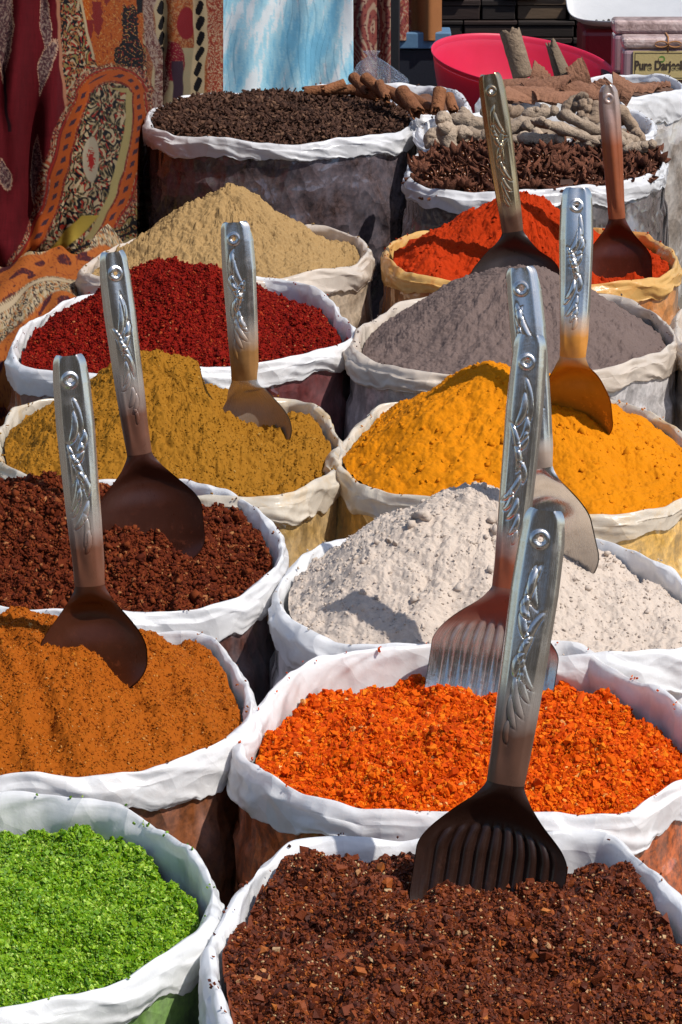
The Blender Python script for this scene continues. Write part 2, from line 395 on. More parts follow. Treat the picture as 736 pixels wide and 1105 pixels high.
def heap(key, label, mat, spec, seed, res=(760, 210), name='spice_heap', cat='spice heap', kind=None, group='heaps of spice in the sacks'):
    P, nrm, c = RIMS[key]
    NA, NR = res
    idx = np.linspace(0, len(P), NA, endpoint=False)
    inner = P - nrm*spec.get('inset', .0105)
    rim = np.stack([np.interp(idx, np.arange(len(P)+1), np.append(inner[:, k], inner[0, k])) for k in range(3)], -1)
    r = np.linspace(0, 1, NR)**.75
    X = c[0] + (rim[:, None, 0]-c[0])*r; Y = c[1] + (rim[:, None, 1]-c[1])*r
    ra = np.arctan2(P[:, 1]-c[1], P[:, 0]-c[0]); od = np.argsort(ra); ra = ra[od]
    rd = np.hypot(inner[:, 0]-c[0], inner[:, 1]-c[1])[od]; rz = P[od, 2]
    def surf(X, Y):
        Z = heap_height(key, X, Y, spec)
        a = np.arctan2(Y-c[1], X-c[0]); R0 = np.interp(a, ra, rd, period=2*math.pi); Z0 = np.interp(a, ra, rz, period=2*math.pi)
        lim = Z0 - spec.get('edge', .007) + np.clip(R0-np.hypot(X-c[0], Y-c[1]), 0, 1)*spec.get('rep', .72)
        Z = -np.log(np.exp(-(Z-ZR)*110)+np.exp(-(lim-ZR)*110))/110 + ZR
        for (kind_, sc_, amp, oc) in spec['tex']:
            if kind_ == 'f': Z = Z + amp*fbm(X*sc_, Y*sc_*1.0, seed+int(sc_), oc, .55)
            elif kind_ == 'b': Z = Z + amp*fbm(X*sc_, Y*sc_, seed+int(sc_)+3, oc, .55, True)
            elif kind_ == 'w':
                wx = X*sc_ + .35*noise2(X*sc_*1.7, Y*sc_*1.7, seed+9); wy = Y*sc_ + .35*noise2(X*sc_*1.7, Y*sc_*1.7, seed+19)
                msk = np.clip(.6 + 1.3*noise2(X*sc_*.4, Y*sc_*.4, seed+29), 0, 1)
                Z = Z + amp*msk*(clods(wx, wy, seed+int(sc_)) - .3)
            elif kind_ == 'r':                         # furrows left by a scoop
                ca, sa = math.cos(oc), math.sin(oc)
                a = (X*ca+Y*sa); b = (-X*sa+Y*ca)
                Z = Z + amp*noise2(a*sc_*.12+3, b*sc_, seed+41)
        return Z
    Z = surf(X, Y)
    loc = np.array([c[0], c[1], ZR-.10])
    V = np.stack([X, Y, Z], -1).reshape(-1, 3)
    faces = [grid_faces(NA, NR, True)]
    verts = [V]; n = len(V); fx = []
    smooth = [np.full(len(faces[0]), True)]; mi_ = [np.zeros(len(faces[0]), int)]
    for g in spec.get('grains', []) + [(n_, 'chip', s_, .25, .3, True) for n_, s_ in [spec.get('spill', (60, .0018))]]:
        N, shape, s0, sig, lift = g[:5]
        ai = RNG.random(N)*NA; rr = np.sqrt(RNG.random(N))*.985
        a0 = ai.astype(int) % NA
        gx = c[0]+(rim[a0, 0]-c[0])*rr; gy = c[1]+(rim[a0, 1]-c[1])*rr
        gz = surf(gx, gy)
        if len(g) > 5:                                  # a few grains spilled on the rolled rim
            a1 = np.sort(RNG.integers(0, len(P), N)); a1 = (a1//23*23 + RNG.integers(0, 9, N)) % len(P)
            o_ = np.clip(RNG.normal(-.002, .004, N), -.009, .002); gx = P[a1, 0]+nrm[a1, 0]*o_; gy = P[a1, 1]+nrm[a1, 1]*o_; gz = P[a1, 2]+.0005-np.abs(o_)*.25
        size = s0*np.exp(RNG.normal(0, sig, N))
        R = rand_rot(N)
        if shape == 'chip': B = np.array([[a, b*.75, d*.45] for a in (-1,1) for b in (-1,1) for d in (-1,1)])*.5; FB = np.array([[0,1,3,2],[4,6,7,5],[0,4,5,1],[2,3,7,6],[0,2,6,4],[1,5,7,3]])
        elif shape == 'seed':
            ph = np.linspace(0, 2*math.pi, 6, endpoint=False)
            B = np.concatenate([[[0, 0, .8]]] + [np.stack([.42*np.cos(ph), .42*np.sin(ph), np.full(6, h)], -1) for h in (.35, -.35)] + [[[0, 0, -.8]]])
            FB = np.array([[0, 1+k, 1+(k+1) % 6] for k in range(6)] + [[13, 7+(k+1) % 6, 7+k] for k in range(6)]
                          + [[1+k, 7+k, 1+(k+1) % 6] for k in range(6)] + [[1+(k+1) % 6, 7+k, 7+(k+1) % 6] for k in range(6)])
        elif shape == 'lump':
            B = np.array([[0,0,1],[.89,0,.45],[.28,.85,.45],[-.72,.53,.45],[-.72,-.53,.45],[.28,-.85,.45],
                          [.72,.53,-.45],[-.28,.85,-.45],[-.89,0,-.45],[-.28,-.85,-.45],[.72,-.53,-.45],[0,0,-1]])*.5
            FB = np.array([[0,1,2],[0,2,3],[0,3,4],[0,4,5],[0,5,1],[1,6,2],[2,7,3],[3,8,4],[4,9,5],[5,10,1],
                           [2,6,7],[3,7,8],[4,8,9],[5,9,10],[1,10,6],[11,7,6],[11,8,7],[11,9,8],[11,10,9],[11,6,10]])
        elif shape == 'clove':
            ph = np.linspace(0, 2*math.pi, 5, endpoint=False); rings = []
            for (zz, rc) in ((-.5, .04), (.18, .075), (.27, .14), (.36, .11), (.5, .05)): rings.append(np.stack([rc*np.cos(ph), rc*np.sin(ph), np.full(5, zz)], -1))
            B = np.concatenate(rings); FB = np.array([[k*5+j, k*5+(j+1) % 5, k*5+5+(j+1) % 5, k*5+5+j] for k in range(4) for j in range(5)])
            # cloves lie nearly flat
            al = RNG.random(N)*6.283; el = RNG.normal(0, .42, N)
            zx = np.stack([np.cos(al)*np.cos(el), np.sin(al)*np.cos(el), np.sin(el)], -1)
            xx = np.stack([-np.sin(al), np.cos(al), np.zeros(N)], -1); yy = np.cross(zx, xx)
            R = np.stack([xx, yy, zx], -1)
        Bv = B[None] + (RNG.normal(0, .10 if shape == 'chip' else .15, (N,)+B.shape) if shape in ('chip', 'lump') else 0)
        G = np.einsum('nij,nkj->nki', R, Bv)*size[:, None, None]
        G = G + np.stack([gx, gy, gz + lift*size], -1)[:, None, :]
        fo = FB[None] + (n + np.arange(N)*len(B))[:, None, None]
        mi_.append(np.full(N*len(FB), 1 if (shape == 'seed' and isinstance(mat, list)) else 0))
        faces.append(fo.reshape(-1, FB.shape[1])); n += N*len(B); verts.append(G.reshape(-1, 3))
        smooth.append(np.full(N*len(FB), spec.get('gs', True) or shape in ('seed', 'clove')))
    V = np.concatenate(verts) - loc
    me = raw_mesh(name, V, faces, mat, np.concatenate(smooth), midx=np.concatenate(mi_))
    o = link(name, me, None, loc)
    HEAPS[key] = (spec, seed, surf)
    return tag(o, label, cat, group, kind)

white = film('milky_film', (.93, .93, .94))
white2 = film('white_film_dusted', (.93, .93, .935), (.62, .30, .10), .12)
cream = film('cream_film', (.76, .66, .56), (.55, .40, .28), .35)
ivory = film('ivory_film', (.78, .70, .58), (.70, .40, .06), .55)
amber = film('orange_stained_film', (.82, .50, .16), (.75, .25, .03), .6)
clear = film('clear_rim_film', (.88, .88, .90))

CREST = {
 'cloves': [(160,128),(172,113),(200,104),(250,101),(302,100),(360,101),(410,106),(440,117),(446,130),(430,141),(390,148),(330,153),(290,153),(230,150),(185,144),(165,138)],
 'star': [(441,185),(446,172),(470,160),(520,155),(580,153),(640,152),(699,153),(716,172),(700,188),(660,197),(600,203),(540,205),(480,203),(450,197)],
 'chilli': [(417,270),(425,260),(445,250),(480,245),(530,243),(600,243),(650,245),(700,254),(722,270),(730,283),(715,294),(680,301),(640,305),(560,304),(480,299),(440,292),(420,280)],
 'sand': [(88,290),(100,278),(130,264),(165,254),(220,247),(280,243),(340,244),(378,252),(397,268),(390,280),(360,290),(310,298),(250,302),(200,303),(150,303),(105,300)],
 'red': [(14,378),(20,360),(50,338),(100,315),(160,303),(230,299),(300,301),(345,315),(370,338),(380,358),(360,372),(310,385),(260,392),(200,397),(140,402),(90,402),(45,397),(22,390)],
 'grey': [(381,370),(390,352),(412,335),(440,321),(500,316),(560,315),(620,315),(668,318),(700,335),(722,355),(727,366),(712,378),(680,390),(640,400),(590,405),(520,405),(460,402),(415,393),(388,382)],
 'mustard': [(-5,478),(5,455),(28,437),(80,431),(150,430),(220,430),(290,430),(325,432),(352,450),(368,482),(360,505),(330,525),(297,537),(240,535),(180,530),(110,527),(50,520),(10,505)],
 'turmeric': [(360,495),(372,475),(398,450),(412,437),(470,433),(540,430),(600,429),(640,428),(690,440),(735,465),(765,490),(768,510),(745,530),(700,550),(640,556),(560,552),(480,543),(420,532),(385,517)],
 'brown': [(-90,590),(-80,560),(-50,535),(0,523),(60,519),(130,517),(205,520),(260,537),(295,567),(305,592),(295,615),(265,638),(220,652),(150,660),(80,659),(10,655),(-50,640),(-85,615)],
 'flour': [(300,640),(308,618),(345,590),(395,569),(450,567),(520,567),(580,570),(640,580),(700,600),(745,628),(790,655),(788,675),(760,690),(715,700),(650,706),(560,702),(480,693),(400,692),(350,684),(310,665)],
 'rust': [(-170,760),(-160,725),(-120,700),(-50,688),(30,684),(120,682),(212,683),(245,705),(265,740),(272,765),(258,785),(225,807),(180,822),(110,835),(30,838),(-50,836),(-120,820),(-160,795)],
 'flakes': [(260,800),(268,775),(300,738),(345,712),(400,702),(470,697),(540,693),(615,693),(650,712),(695,735),(735,760),(775,790),(772,812),(745,835),(705,860),(665,877),(600,878),(520,874),(450,872),(390,868),(330,855),(285,835),(265,815)],
 'green': [(-250,960),(-235,915),(-190,880),(-120,862),(-50,856),(20,855),(75,860),(131,870),(180,897),(218,932),(231,970),(222,995),(195,1018),(150,1045),(80,1072),(0,1087),(-80,1092),(-160,1080),(-225,1040),(-248,1000)],
 'masala': [(226,1040),(228,1010),(255,970),(290,930),(325,907),(400,902),(480,900),(570,902),(655,905),(700,940),(740,985),(785,1030),(800,1075),(780,1130),(730,1180),(650,1215),(540,1230),(430,1225),(330,1190),(265,1130),(235,1080)],
 'bark': [(520,108),(530,95),(560,86),(610,83),(640,83),(676,79),(705,81),(733,86),(738,93),(715,98),(680,103),(640,105),(590,107),(550,113)],
 'ginger': [(452,140),(470,128),(520,121),(580,119),(640,119),(690,121),(703,133),(690,146),(600,150),(500,150),(462,147)],
 'cinnamon': [(330,97),(345,94),(400,91),(455,90),(490,96),(504,111),(495,119),(470,124),(452,125),(449,113),(430,105),(390,101),(345,101)],
 'beige': [(730,352),(733,335),(760,322),(840,318),(930,325),(960,350),(930,375),(850,388),(770,383),(737,368)],
}
sack('cloves', CREST['cloves'], 'clear sack of cloves with white rolled rim in front of the blue cloth', clear, bag('cloves_bag', (.062,.040,.038), (.26,.26,.33), .38, .5, .2), 1, .036)
sack('star', CREST['star'], 'clear sack of star anise with white rolled rim behind the orange chilli powder', clear, bag('star_bag', (.06,.04,.035), (.42,.42,.46), .6, .5, .2), 2, .032)
sack('chilli', CREST['chilli'], 'orange stained sack of bright orange chilli powder holding two scoops', amber, bag('chilli_bag', (.42,.14,.03), (.7,.4,.15), .5), 3, .030)
sack('sand', CREST['sand'], 'cream sack of sandy beige powder in front of the clove sack', cream, bag('sand_bag', (.34,.26,.18), (.62,.55,.48), .5), 4, .034)
sack('red', CREST['red'], 'white rimmed sack of deep red chilli beside the orange striped cloth', white2, bag('red_bag', (.10,.022,.02), (.32,.2,.22), .35), 5, .034)
sack('grey', CREST['grey'], 'cream rimmed pale sack of grey powder in the right row', cream, bag('grey_bag', (.40,.37,.36), (.7,.68,.68), .6), 6, .032)
sack('mustard', CREST['mustard'], 'ivory sack of ochre curry powder with one scoop stuck in it', ivory, bag('mustard_bag', (.36,.22,.07), (.62,.52,.38), .45), 7, .036)
sack('turmeric', CREST['turmeric'], 'ivory sack of yellow turmeric with yellow smears inside its rim', ivory, bag('turmeric_bag', (.62,.34,.06), (.75,.62,.42), .4), 8, .032)
sack('brown', CREST['brown'], 'white rimmed clear sack of dark brown spice paste at the left edge', white, bag('brown_bag', (.085,.032,.022), (.42,.38,.42), .5, .5), 9, .034)
sack('flour', CREST['flour'], 'all white sack of pale cream flour in the right row', white, bag('flour_bag', (.72,.70,.69), (.8,.8,.83), .5, .06), 10, .040)
sack('rust', CREST['rust'], 'white rimmed sack of rust orange powder behind the green crystals', white2, bag('rust_bag', (.17,.055,.018), (.42,.28,.26), .4, .4), 11, .036)
sack('flakes', CREST['flakes'], 'wide white rimmed sack of bright orange flakes', white2, bag('flakes_bag', (.36,.075,.012), (.6,.38,.32), .35, .6), 12, .036)
sack('green', CREST['green'], 'white rimmed sack of bright green crystals at the lower left', white, bag('green_bag', (.13,.24,.05), (.5,.58,.4), .35), 13, .036)
sack('masala', CREST['masala'], 'white rimmed sack of coarse dark brown masala nearest the viewer', white, bag('masala_bag', (.4,.36,.42), (.7,.68,.76), .6), 14, .036)
sack('bark', CREST['bark'], 'white rimmed clear sack of bark pieces below the mauve soap', clear, bag('bark_bag', (.22,.18,.15), (.66,.64,.62), .8), 15, .05)
sack('ginger', CREST['ginger'], 'sack of pale dried ginger roots mostly hidden behind the star anise', clear, bag('ginger_bag', (.3,.26,.22), (.6,.6,.6), .6), 16, .02, bulge=.004)
sack('cinnamon', CREST['cinnamon'], 'white rimmed sack of cinnamon quills curving round behind the cloves', clear, bag('cinnamon_bag', (.12,.09,.08), (.5,.48,.48), .5), 17, .045, bulge=.003)
sack('beige', CREST['beige'], 'beige sack cut off by the right edge of the photo', cream, bag('beige_bag', (.42,.36,.30), (.6,.55,.5), .5), 18, .034)

P1 = dict
heap('sand', 'tall cone of sandy beige powder', powder('sand_powder', (.29,.182,.076), .22, alt=(.37,.25,.12)),
     P1(lvl=-.012, cones=[(240,196,268,.70,.018),(216,200,267,.76,.014)], dents=[(330,285,ZR,.05,.006)], tex=[('f',18,.006,4),('b',60,.0030,5),('w',45,.0030,0),('b',240,.0009,3)]), 21)
heap('red', 'mound of deep red chilli flakes', granular('red_chilli', [(0,(.07,.0015,.001)),(.5,(.165,.004,.0012)),(.9,(.25,.010,.002)),(.99,(.36,.06,.015)),(1,(.42,.2,.08))], (.14,.003,.001)),
     P1(lvl=-.030, cones=[(176,283,338,.55,.02),(215,291,342,.58,.03),(90,338,348,.40,.05)], dents=[(300,350,ZR,.05,-.012),(235,380,ZR,.02,-.012)], tex=[('f',16,.008,4),('b',60,.004,4)],
        grains=[(60000,'chip',.0021,.3,.1)]), 22)
heap('grey', 'smooth rounded cone of grey powder', powder('grey_powder', (.135,.097,.086), .18),
     P1(lvl=-.022, cones=[(545,291,352,.62,.055),(575,293,356,.64,.04)], dents=[(660,375,ZR,.04,.006)], tex=[('f',14,.005,3),('b',70,.0020,5),('r',60,.0022,.9),('b',260,.0007,3)]), 23)
heap('mustard', 'ochre curry powder heap with a steep broken edge', granular('mustard_powder', [(0,(.24,.105,.007)),(.6,(.265,.115,.009)),(.96,(.33,.16,.02)),(1,(.42,.26,.07))], (.25,.107,.008)),
     P1(lvl=-.025, cones=[(160,386,468,.66,.03),(182,392,470,.66,.02),(90,452,480,.45,.05)], cliff=(224,480,.99,.08,.006,.003), dents=[(310,470,ZR,.07,.05)],
        tex=[('f',18,.006,4),('b',55,.0035,4),('w',36,.005,0),('b',190,.0008,3)], grains=[(16000,'chip',.0013,.35,.0)]), 24)
heap('turmeric', 'bright yellow orange cone of turmeric', powder('turmeric_powder', (.52,.172,.002), .16),
     P1(lvl=-.02, cones=[(522,401,480,.54,.035),(555,404,482,.56,.04)], tex=[('f',16,.006,4),('w',42,.0028,0),('b',60,.0016,5),('b',190,.0006,3)], grains=[(900,'lump',.0022,.6,.0)]), 25)
heap('flour', 'pale cream flour heap with a crumbling right side', powder('flour_powder', (.50,.42,.355), .08, alt=(.46,.34,.27), altamt=.25),
     P1(lvl=-.024, cones=[(515,531,622,.60,.03),(478,548,624,.60,.05)], dents=[(655,612,ZR,.06,-.05),(705,655,ZR,.05,.016),(672,628,ZR,.018,.02),(700,622,ZR,.016,.014)],
        tex=[('f',16,.007,4),('w',32,.0034,0),('b',60,.0016,5),('b',200,.0009,3)], grains=[(420,'lump',.0028,.6,.1),(3500,'chip',.0016,.4,.0)]), 26)
heap('chilli', 'steep heap of bright orange red chilli powder', powder('orange_chilli', (.34,.025,.002), .25),
     P1(lvl=-.015, cones=[(560,207,266,.66,.02),(490,250,270,.55,.03)], dents=[(655,290,ZR,.06,-.012),(557,293,ZR,.065,-.055)], tex=[('f',20,.008,4),('b',60,.002,5),('w',36,.004,0),('b',200,.0008,3)], grains=[(500,'lump',.0028,.6,0)]), 27)
heap('brown', 'crumbly dark brown spice paste', granular('brown_spice', [(0,(.045,.006,.002)),(.6,(.115,.019,.005)),(.93,(.19,.042,.010)),(1,(.36,.16,.06))], (.10,.016,.004)),
     P1(lvl=-.022, cones=[(20,534,578,.46,.05),(110,565,585,.42,.06)], dents=[(230,620,ZR,.06,.004),(255,590,ZR,.05,-.012)], tex=[('f',16,.010,4),('b',40,.008,4),('w',34,.013,0),('w',80,.009,0)],
        grains=[(60000,'chip',.0022,.4,.15),(700,'lump',.005,.4,.05)]), 28)
heap('rust', 'sloping heap of rust orange powder with scoop furrows', granular('rust_powder', [(0,(.18,.038,.002)),(.6,(.31,.075,.003)),(.95,(.40,.13,.010)),(1,(.55,.3,.1))], (.215,.050,.002)),
     P1(lvl=-.055, cones=[(-20,674,745,.44,.06),(70,692,750,.46,.06)], dents=[(170,790,ZR,.06,-.012)], tex=[('f',12,.007,3),('r',24,.012,-1.264),('r',60,.004,-1.264),('b',70,.0022,4)], grains=[(24000,'chip',.0013,.35,.0)]), 29)
heap('flakes', 'bed of bright orange coarse flakes', granular('orange_flakes', [(0,(.34,.030,.001)),(.4,(.58,.068,.001)),(.8,(.68,.115,.002)),(.985,(.72,.22,.01)),(1,(.72,.45,.16))], (.54,.062,.001), .7, .08, .10),
     P1(lvl=-.040, dents=[(500,800,ZR,.14,.032),(655,800,ZR,.035,.02),(590,775,ZR,.05,.008)], tex=[('f',16,.008,3),('b',40,.004,3),('w',60,.008,0),('w',130,.005,0)],
        gs=False, grains=[(60000,'lump',.0027,.35,.4),(40000,'chip',.0022,.3,.4),(1500,'chip',.0042,.25,.3)]), 30)
heap('green', 'bed of moist bright green salt crystals', granular('green_salt', [(0,(.045,.13,.002)),(.5,(.125,.255,.004)),(.88,(.26,.42,.018)),(1,(.50,.64,.14))], (.075,.18,.003), .4, .22, .2),
     P1(lvl=-.040, dents=[(40,960,ZR,.09,.018),(-90,980,ZR,.10,.03),(110,930,ZR,.06,.006)], tex=[('f',14,.009,3),('w',30,.016,0),('w',80,.009,0),('w',170,.004,0),('b',50,.005,3)],
        gs=False, grains=[(190000,'chip',.0018,.3,.5)]), 31)
heap('masala', 'bed of coarse dark brown masala with pale seeds', [granular('masala_mix', [(0,(.030,.006,.0025)),(.5,(.118,.022,.005)),(.85,(.20,.042,.008)),(.955,(.31,.075,.012)),(.985,(.45,.14,.025)),(1,(.5,.36,.2))], (.08,.016,.005), .6, .2), plain('pale_seed', (.42,.27,.12), .6)],
     P1(lvl=-.030, dents=[(540,1040,ZR,.13,.022),(460,960,ZR,.07,.010),(600,970,ZR,.04,.010)], tex=[('f',14,.009,3),('w',22,.024,0),('w',60,.015,0),('w',140,.006,0),('b',50,.004,3)],
        gs=False, grains=[(110000,'chip',.0016,.35,.2),(14000,'lump',.0030,.40,.15),(90,'lump',.0075,.2,-.1),(500,'chip',.0042,.3,.2),(1100,'seed',.0020,.15,.5)]), 32)
heap('cloves', 'dark whole cloves filling the clear sack', granular('clove_brown', [(0,(.022,.011,.008)),(.6,(.066,.031,.020)),(.92,(.11,.055,.034)),(1,(.18,.10,.06))], (.05,.025,.017)),
     P1(lvl=-.008, dents=[(300,125,ZR,.16,.016)], tex=[('f',12,.006,3)], grains=[(9000,'clove',.025,.12,.25)]), 33, (300, 80), 'clove_heap', 'cloves', 'stuff', None)
dark_bed = plain('dark_bed', (.05,.022,.014), .9)
heap('star', 'dark broken star anise filling under the loose pods', dark_bed, P1(lvl=-.012, dents=[(580,180,ZR,.15,.016)], tex=[('f',20,.006,3),('w',50,.008,0)]), 34, (300, 80), 'star_anise_crumbs', 'star anise', 'stuff', None)
heap('ginger', 'broken root crumbs under the pale ginger roots', plain('ginger_bed', (.22,.16,.11), .9), P1(lvl=-.03, tex=[('f',20,.008,3),('w',40,.01,0)]), 35, (240, 60), 'root_crumbs', 'root crumbs', 'stuff', None)
heap('bark', 'brown bark crumbs under the flat bark pieces', plain('bark_bed', (.10,.05,.03), .9), P1(lvl=-.02, tex=[('f',20,.006,3),('w',40,.01,0)]), 36, (240, 60), 'bark_crumbs', 'bark crumbs', 'stuff', None)
heap('cinnamon', 'cinnamon crumbs under the rolled quills', plain('cinnamon_bed', (.12,.05,.025), .9), P1(lvl=-.02, tex=[('f',20,.006,3),('w',40,.01,0)]), 37, (240, 60), 'cinnamon_crumbs', 'cinnamon crumbs', 'stuff', None)
heap('beige', 'low beige powder heap cut off by the right edge', powder('beige_powder', (.36,.28,.2)), P1(lvl=-.03, tex=[('f',20,.006,3)]), 38, (240, 60))
def hit(key, px, py):
    """where the line of sight through a pixel meets the heap"""
    c = RIMS[key][2]; Y = np.linspace(c[1]-.35, c[1]+.35, 1400); p = at_y(np.full(1400, px), np.full(1400, py), Y)
    k = np.nonzero(p[:, 2] < HEAPS[key][2](p[:, 0], p[:, 1]))[0]
    return p[k[0]]

# ------------------------------------------------------------------ scoops
def scoop(key, label, tip, neck, bottom, nrow, lean, roll, hw, bw, stain, ribs=False, tiplen=.0, plainh=False, hstain=.12, bstain=(1.15, 1.7), concave=.012, bamt=1.0, round_tip=.35, tint=(.68,.645,.60), bcol=None, binv=False, ny=.004, hcol=None):
    """pressed steel scoop. tip / neck / bottom are where the ends show, nrow the row of rim height it stands at"""
    if nrow is None: B = hit(key, *bottom); Yn = B[1]+ny
    else: Yn = row(nrow); B = at_y(bottom[0], bottom[1], Yn-.012)
    N = at_y(neck[0], neck[1], Yn); T = at_y(tip[0], tip[1], Yn+lean)
    E = B + (B-N)/np.linalg.norm(B-N)*.035            # the end that is pushed into the heap
    Lh = np.linalg.norm(T-N); Lb = np.linalg.norm(E-N)
    bow = np.array([0, -.004, 0])
    line = open_spline([E, B*.5+N*.5+np.array([0, .006, 0]), N, N*.55+T*.45+bow, T], 400)
    total = Lh+Lb
    tg = np.gradient(line, axis=0); tg /= np.linalg.norm(tg, axis=1, keepdims=True)
    view = CAM - N; view /= np.linalg.norm(view)
    f = view[None] - (tg@view)[:, None]*tg; f /= np.linalg.norm(f, axis=1, keepdims=True)
    side = np.cross(f, tg)
    rr = np.interp(np.linspace(0, 1, 400), [0, Lb/total, 1], [roll[0], roll[0]*.6+roll[1]*.4, roll[1]])[:, None]
    f, side = f*np.cos(rr)+side*np.sin(rr), side*np.cos(rr)-f*np.sin(rr)
    if np.median(side[:, 0]) < 0: side = -side
    sN = Lb/total
    def sample(s):
        x = np.clip(s, 0, 1)*399
        g = lambda A: np.stack([np.interp(x, np.arange(400), A[:, k]) for k in range(3)], -1)
        return g(line), g(f), g(side)
    root = empty('serving_scoop', N*[1,1,0]+np.array([0, 0, E[2]]), label, 'scoop', 'steel scoops stuck in the spice heaps')
    loc = np.array(root.location)
    # ---- handle
    nt, ns = 57, 360
    u = np.linspace(-1, 1, nt); v = np.linspace(0, 1, ns)
    hwid = np.interp(v, [0, .06, .3, .7, .88, .955, 1], [.78, .79, .89, 1.0, .95, .87, .83])*hw
    if plainh: hwid = np.interp(v, [0, .1, .5, .85, .95, .985, 1], [.78, .78, .95, 1, .86, .62, .30])*hw
    else:                                             # rounded corners at the tip
        k = np.clip((v-(1-.045))/.045, 0, 1); hwid = hwid*(1-(1-np.sqrt(np.clip(1-k*k*.9, 0, 1)))*round_tip)
    S = sN + (1-sN)*v
    c, fn, sd = sample(S)
    U, V = np.meshgrid(u, v)
    X = U*hwid[:, None]; Yl = V*Lh
    fade = np.clip(V/.12, 0, 1); fade = fade*fade*(3-2*fade)
    chan = -np.clip(np.abs(U)-.60, 0, 1)*.0125; chan = np.where(np.abs(U) > .92, chan-.05*(np.abs(U)-.92)*np.clip((.95-V)/.06, 0, 1), chan)
    chan = chan - .0022*np.exp(-((V-.80)/.012)**2)*0
    chan = chan - .0016*U*U + .0009*np.sin(V*9+int(tip[0]))*(1-U*U) + .0008*np.sin(U*5+V*4)
    neckf = -.0055*np.abs(U)**3.2
    dep = neckf*(1-fade) + chan*fade
    if not plainh:
        # raised leaves and rope strokes pressed into the flat panel
        ej = np.random.default_rng(int(tip[0])); mir = 1 if int(tip[0]) % 3 else -1
        xm = mir*U*hwid[:, None]*1000*(.0215/hw); ym = V*Lh*1000; hL = Lh*1000
        for (cv, cx_, ln, wd_, an) in [(.73,5,26,2.6,-8),(.70,-1,30,3.0,14),(.63,6,17,2.8,20),(.58,3,20,2.8,24),(.55,-5,30,2.6,-14),(.50,-1,24,2.8,-18),(.46,5,17,2.6,-22),
                                      (.40,-3,20,2.4,26),(.35,-5,18,2.2,26),(.31,0,22,2.4,24),(.26,3,20,2.2,18),(.20,4,16,1.8,6)]:
            cv = cv+ej.normal(0, .012); cx_ = cx_+ej.normal(0, 1.2); ln = ln*ej.uniform(.75, 1.25); an = an+ej.normal(0, 6)
            a_ = math.radians(an); dx = xm-cx_; dy = ym-cv*hL
            q1 = (dy*math.cos(a_)+dx*math.sin(a_))/(ln*.62); q0 = (dx*math.cos(a_)-dy*math.sin(a_))/(wd_*1.2) + .9*(q1*q1-.5)
            e = q0*q0+np.abs(q1)**2.6
            dep = dep + .0012*np.clip(1-e, 0, 1)**.8 - .0003*np.exp(-((e-1.35)/.3)**2)
    else:
        dep = dep + .002*np.exp(-(U/.35)**2)*np.clip((V-.05)/.1, 0, 1)*np.clip((.82-V)/.1, 0, 1)
    # raised ring round the hole
    hv = .895 if not plainh else .90; hu = -.02; hr = .0037
    dist = np.hypot((U-hu)*hwid[:, None], (V-hv)*Lh)
    dep = dep + .0012*np.exp(-((dist-hr-.0016)/.0016)**2)
    # drop faces in the hole, pull its edge onto a circle
    snap = (dist < hr+.0011) & (dist > hr-.0011)
    cx = hu*np.interp(hv, v, hwid); cy = hv*Lh
    a = np.arctan2(Yl-cy, X-cx)
    X = np.where(snap, cx+hr*np.cos(a), X); Yl = np.where(snap, cy+hr*np.sin(a), Yl)
    c2, f2, s2 = sample(sN + (1-sN)*Yl/Lh)
    Pm = c2 + s2*X[..., None] + f2*dep[..., None]
    F = grid_faces(ns, nt); cen = dist.reshape(-1)[F].max(1); F = F[cen > hr+.0004]
    uv = np.stack([U*.5+.5, V], -1)
    hm = steel('handle_steel', hcol or tuple(.55*x*2.2+.45*y for x, y in zip(stain, (.13,.045,.018))), hstain*.9, hstain*2.1, .97, tint)
    me = raw_mesh('handle', Pm.reshape(-1, 3)-loc, [F], hm, True, uv.reshape(-1, 2))
    o = link('handle', me, root); m = o.modifiers.new('thick', 'SOLIDIFY'); m.thickness = .0016; m.offset = -1; m.use_rim = False
    # ---- blade
    nt, ns = 121, 110
    u = np.linspace(-1, 1, nt); v = np.linspace(0, 1, ns)   # v=1 neck
    n0 = hwid[0]
    d = (1-v)*Lb                                       # distance below the neck
    q = np.clip(d/.062, 0, 1); bwid = n0 + (bw-n0)*(q*q*(3-2*q))**.85
    q2 = np.clip((d-(Lb-.03))/.03, 0, 1); bwid = bwid*np.sqrt(np.clip(1-.75*q2**2, 0.05, 1))
    c, fn, sd = sample(sN*v)
    U, V = np.meshgrid(u, v); D = (1-V)*Lb
    open_ = np.clip(D/.06, 0, 1); open_ = open_*open_*(3-2*open_)
    dep = concave*open_*(np.abs(U)**2.4) - .0055*(1-open_)*np.abs(U)**3.2 - .006*np.sin(np.clip(D/.06, 0, 1)*math.pi)**2*(1-U*U)
    if ribs:
        dep = dep + 2.6*np.clip(D-.042, 0, 1)**2
        on = 1/(1+np.exp(-(D-(.040+.012*np.abs(U)**2))/.0012)); inx = np.clip((.86-np.abs(U))/.06, 0, 1)
        dep = dep + .0019*on*inx*np.cos((U*bw/.0052)*math.pi)
    Pm = c[:, None] + sd[:, None]*(U*bwid[:, None])[..., None] + fn[:, None]*dep[..., None]
    uv = np.stack([U*.5+.5, V], -1)
    bm = steel('blade_steel', bcol or stain, bstain[0], bstain[1], bamt, tint, binv, True)
    me = raw_mesh('blade', Pm.reshape(-1, 3)-loc, [grid_faces(ns, nt)], bm, True, uv.reshape(-1, 2))
    o = link('blade', me, root); m = o.modifiers.new('thick', 'SOLIDIFY'); m.thickness = .0016; m.offset = -1; m.use_rim = False
    return root

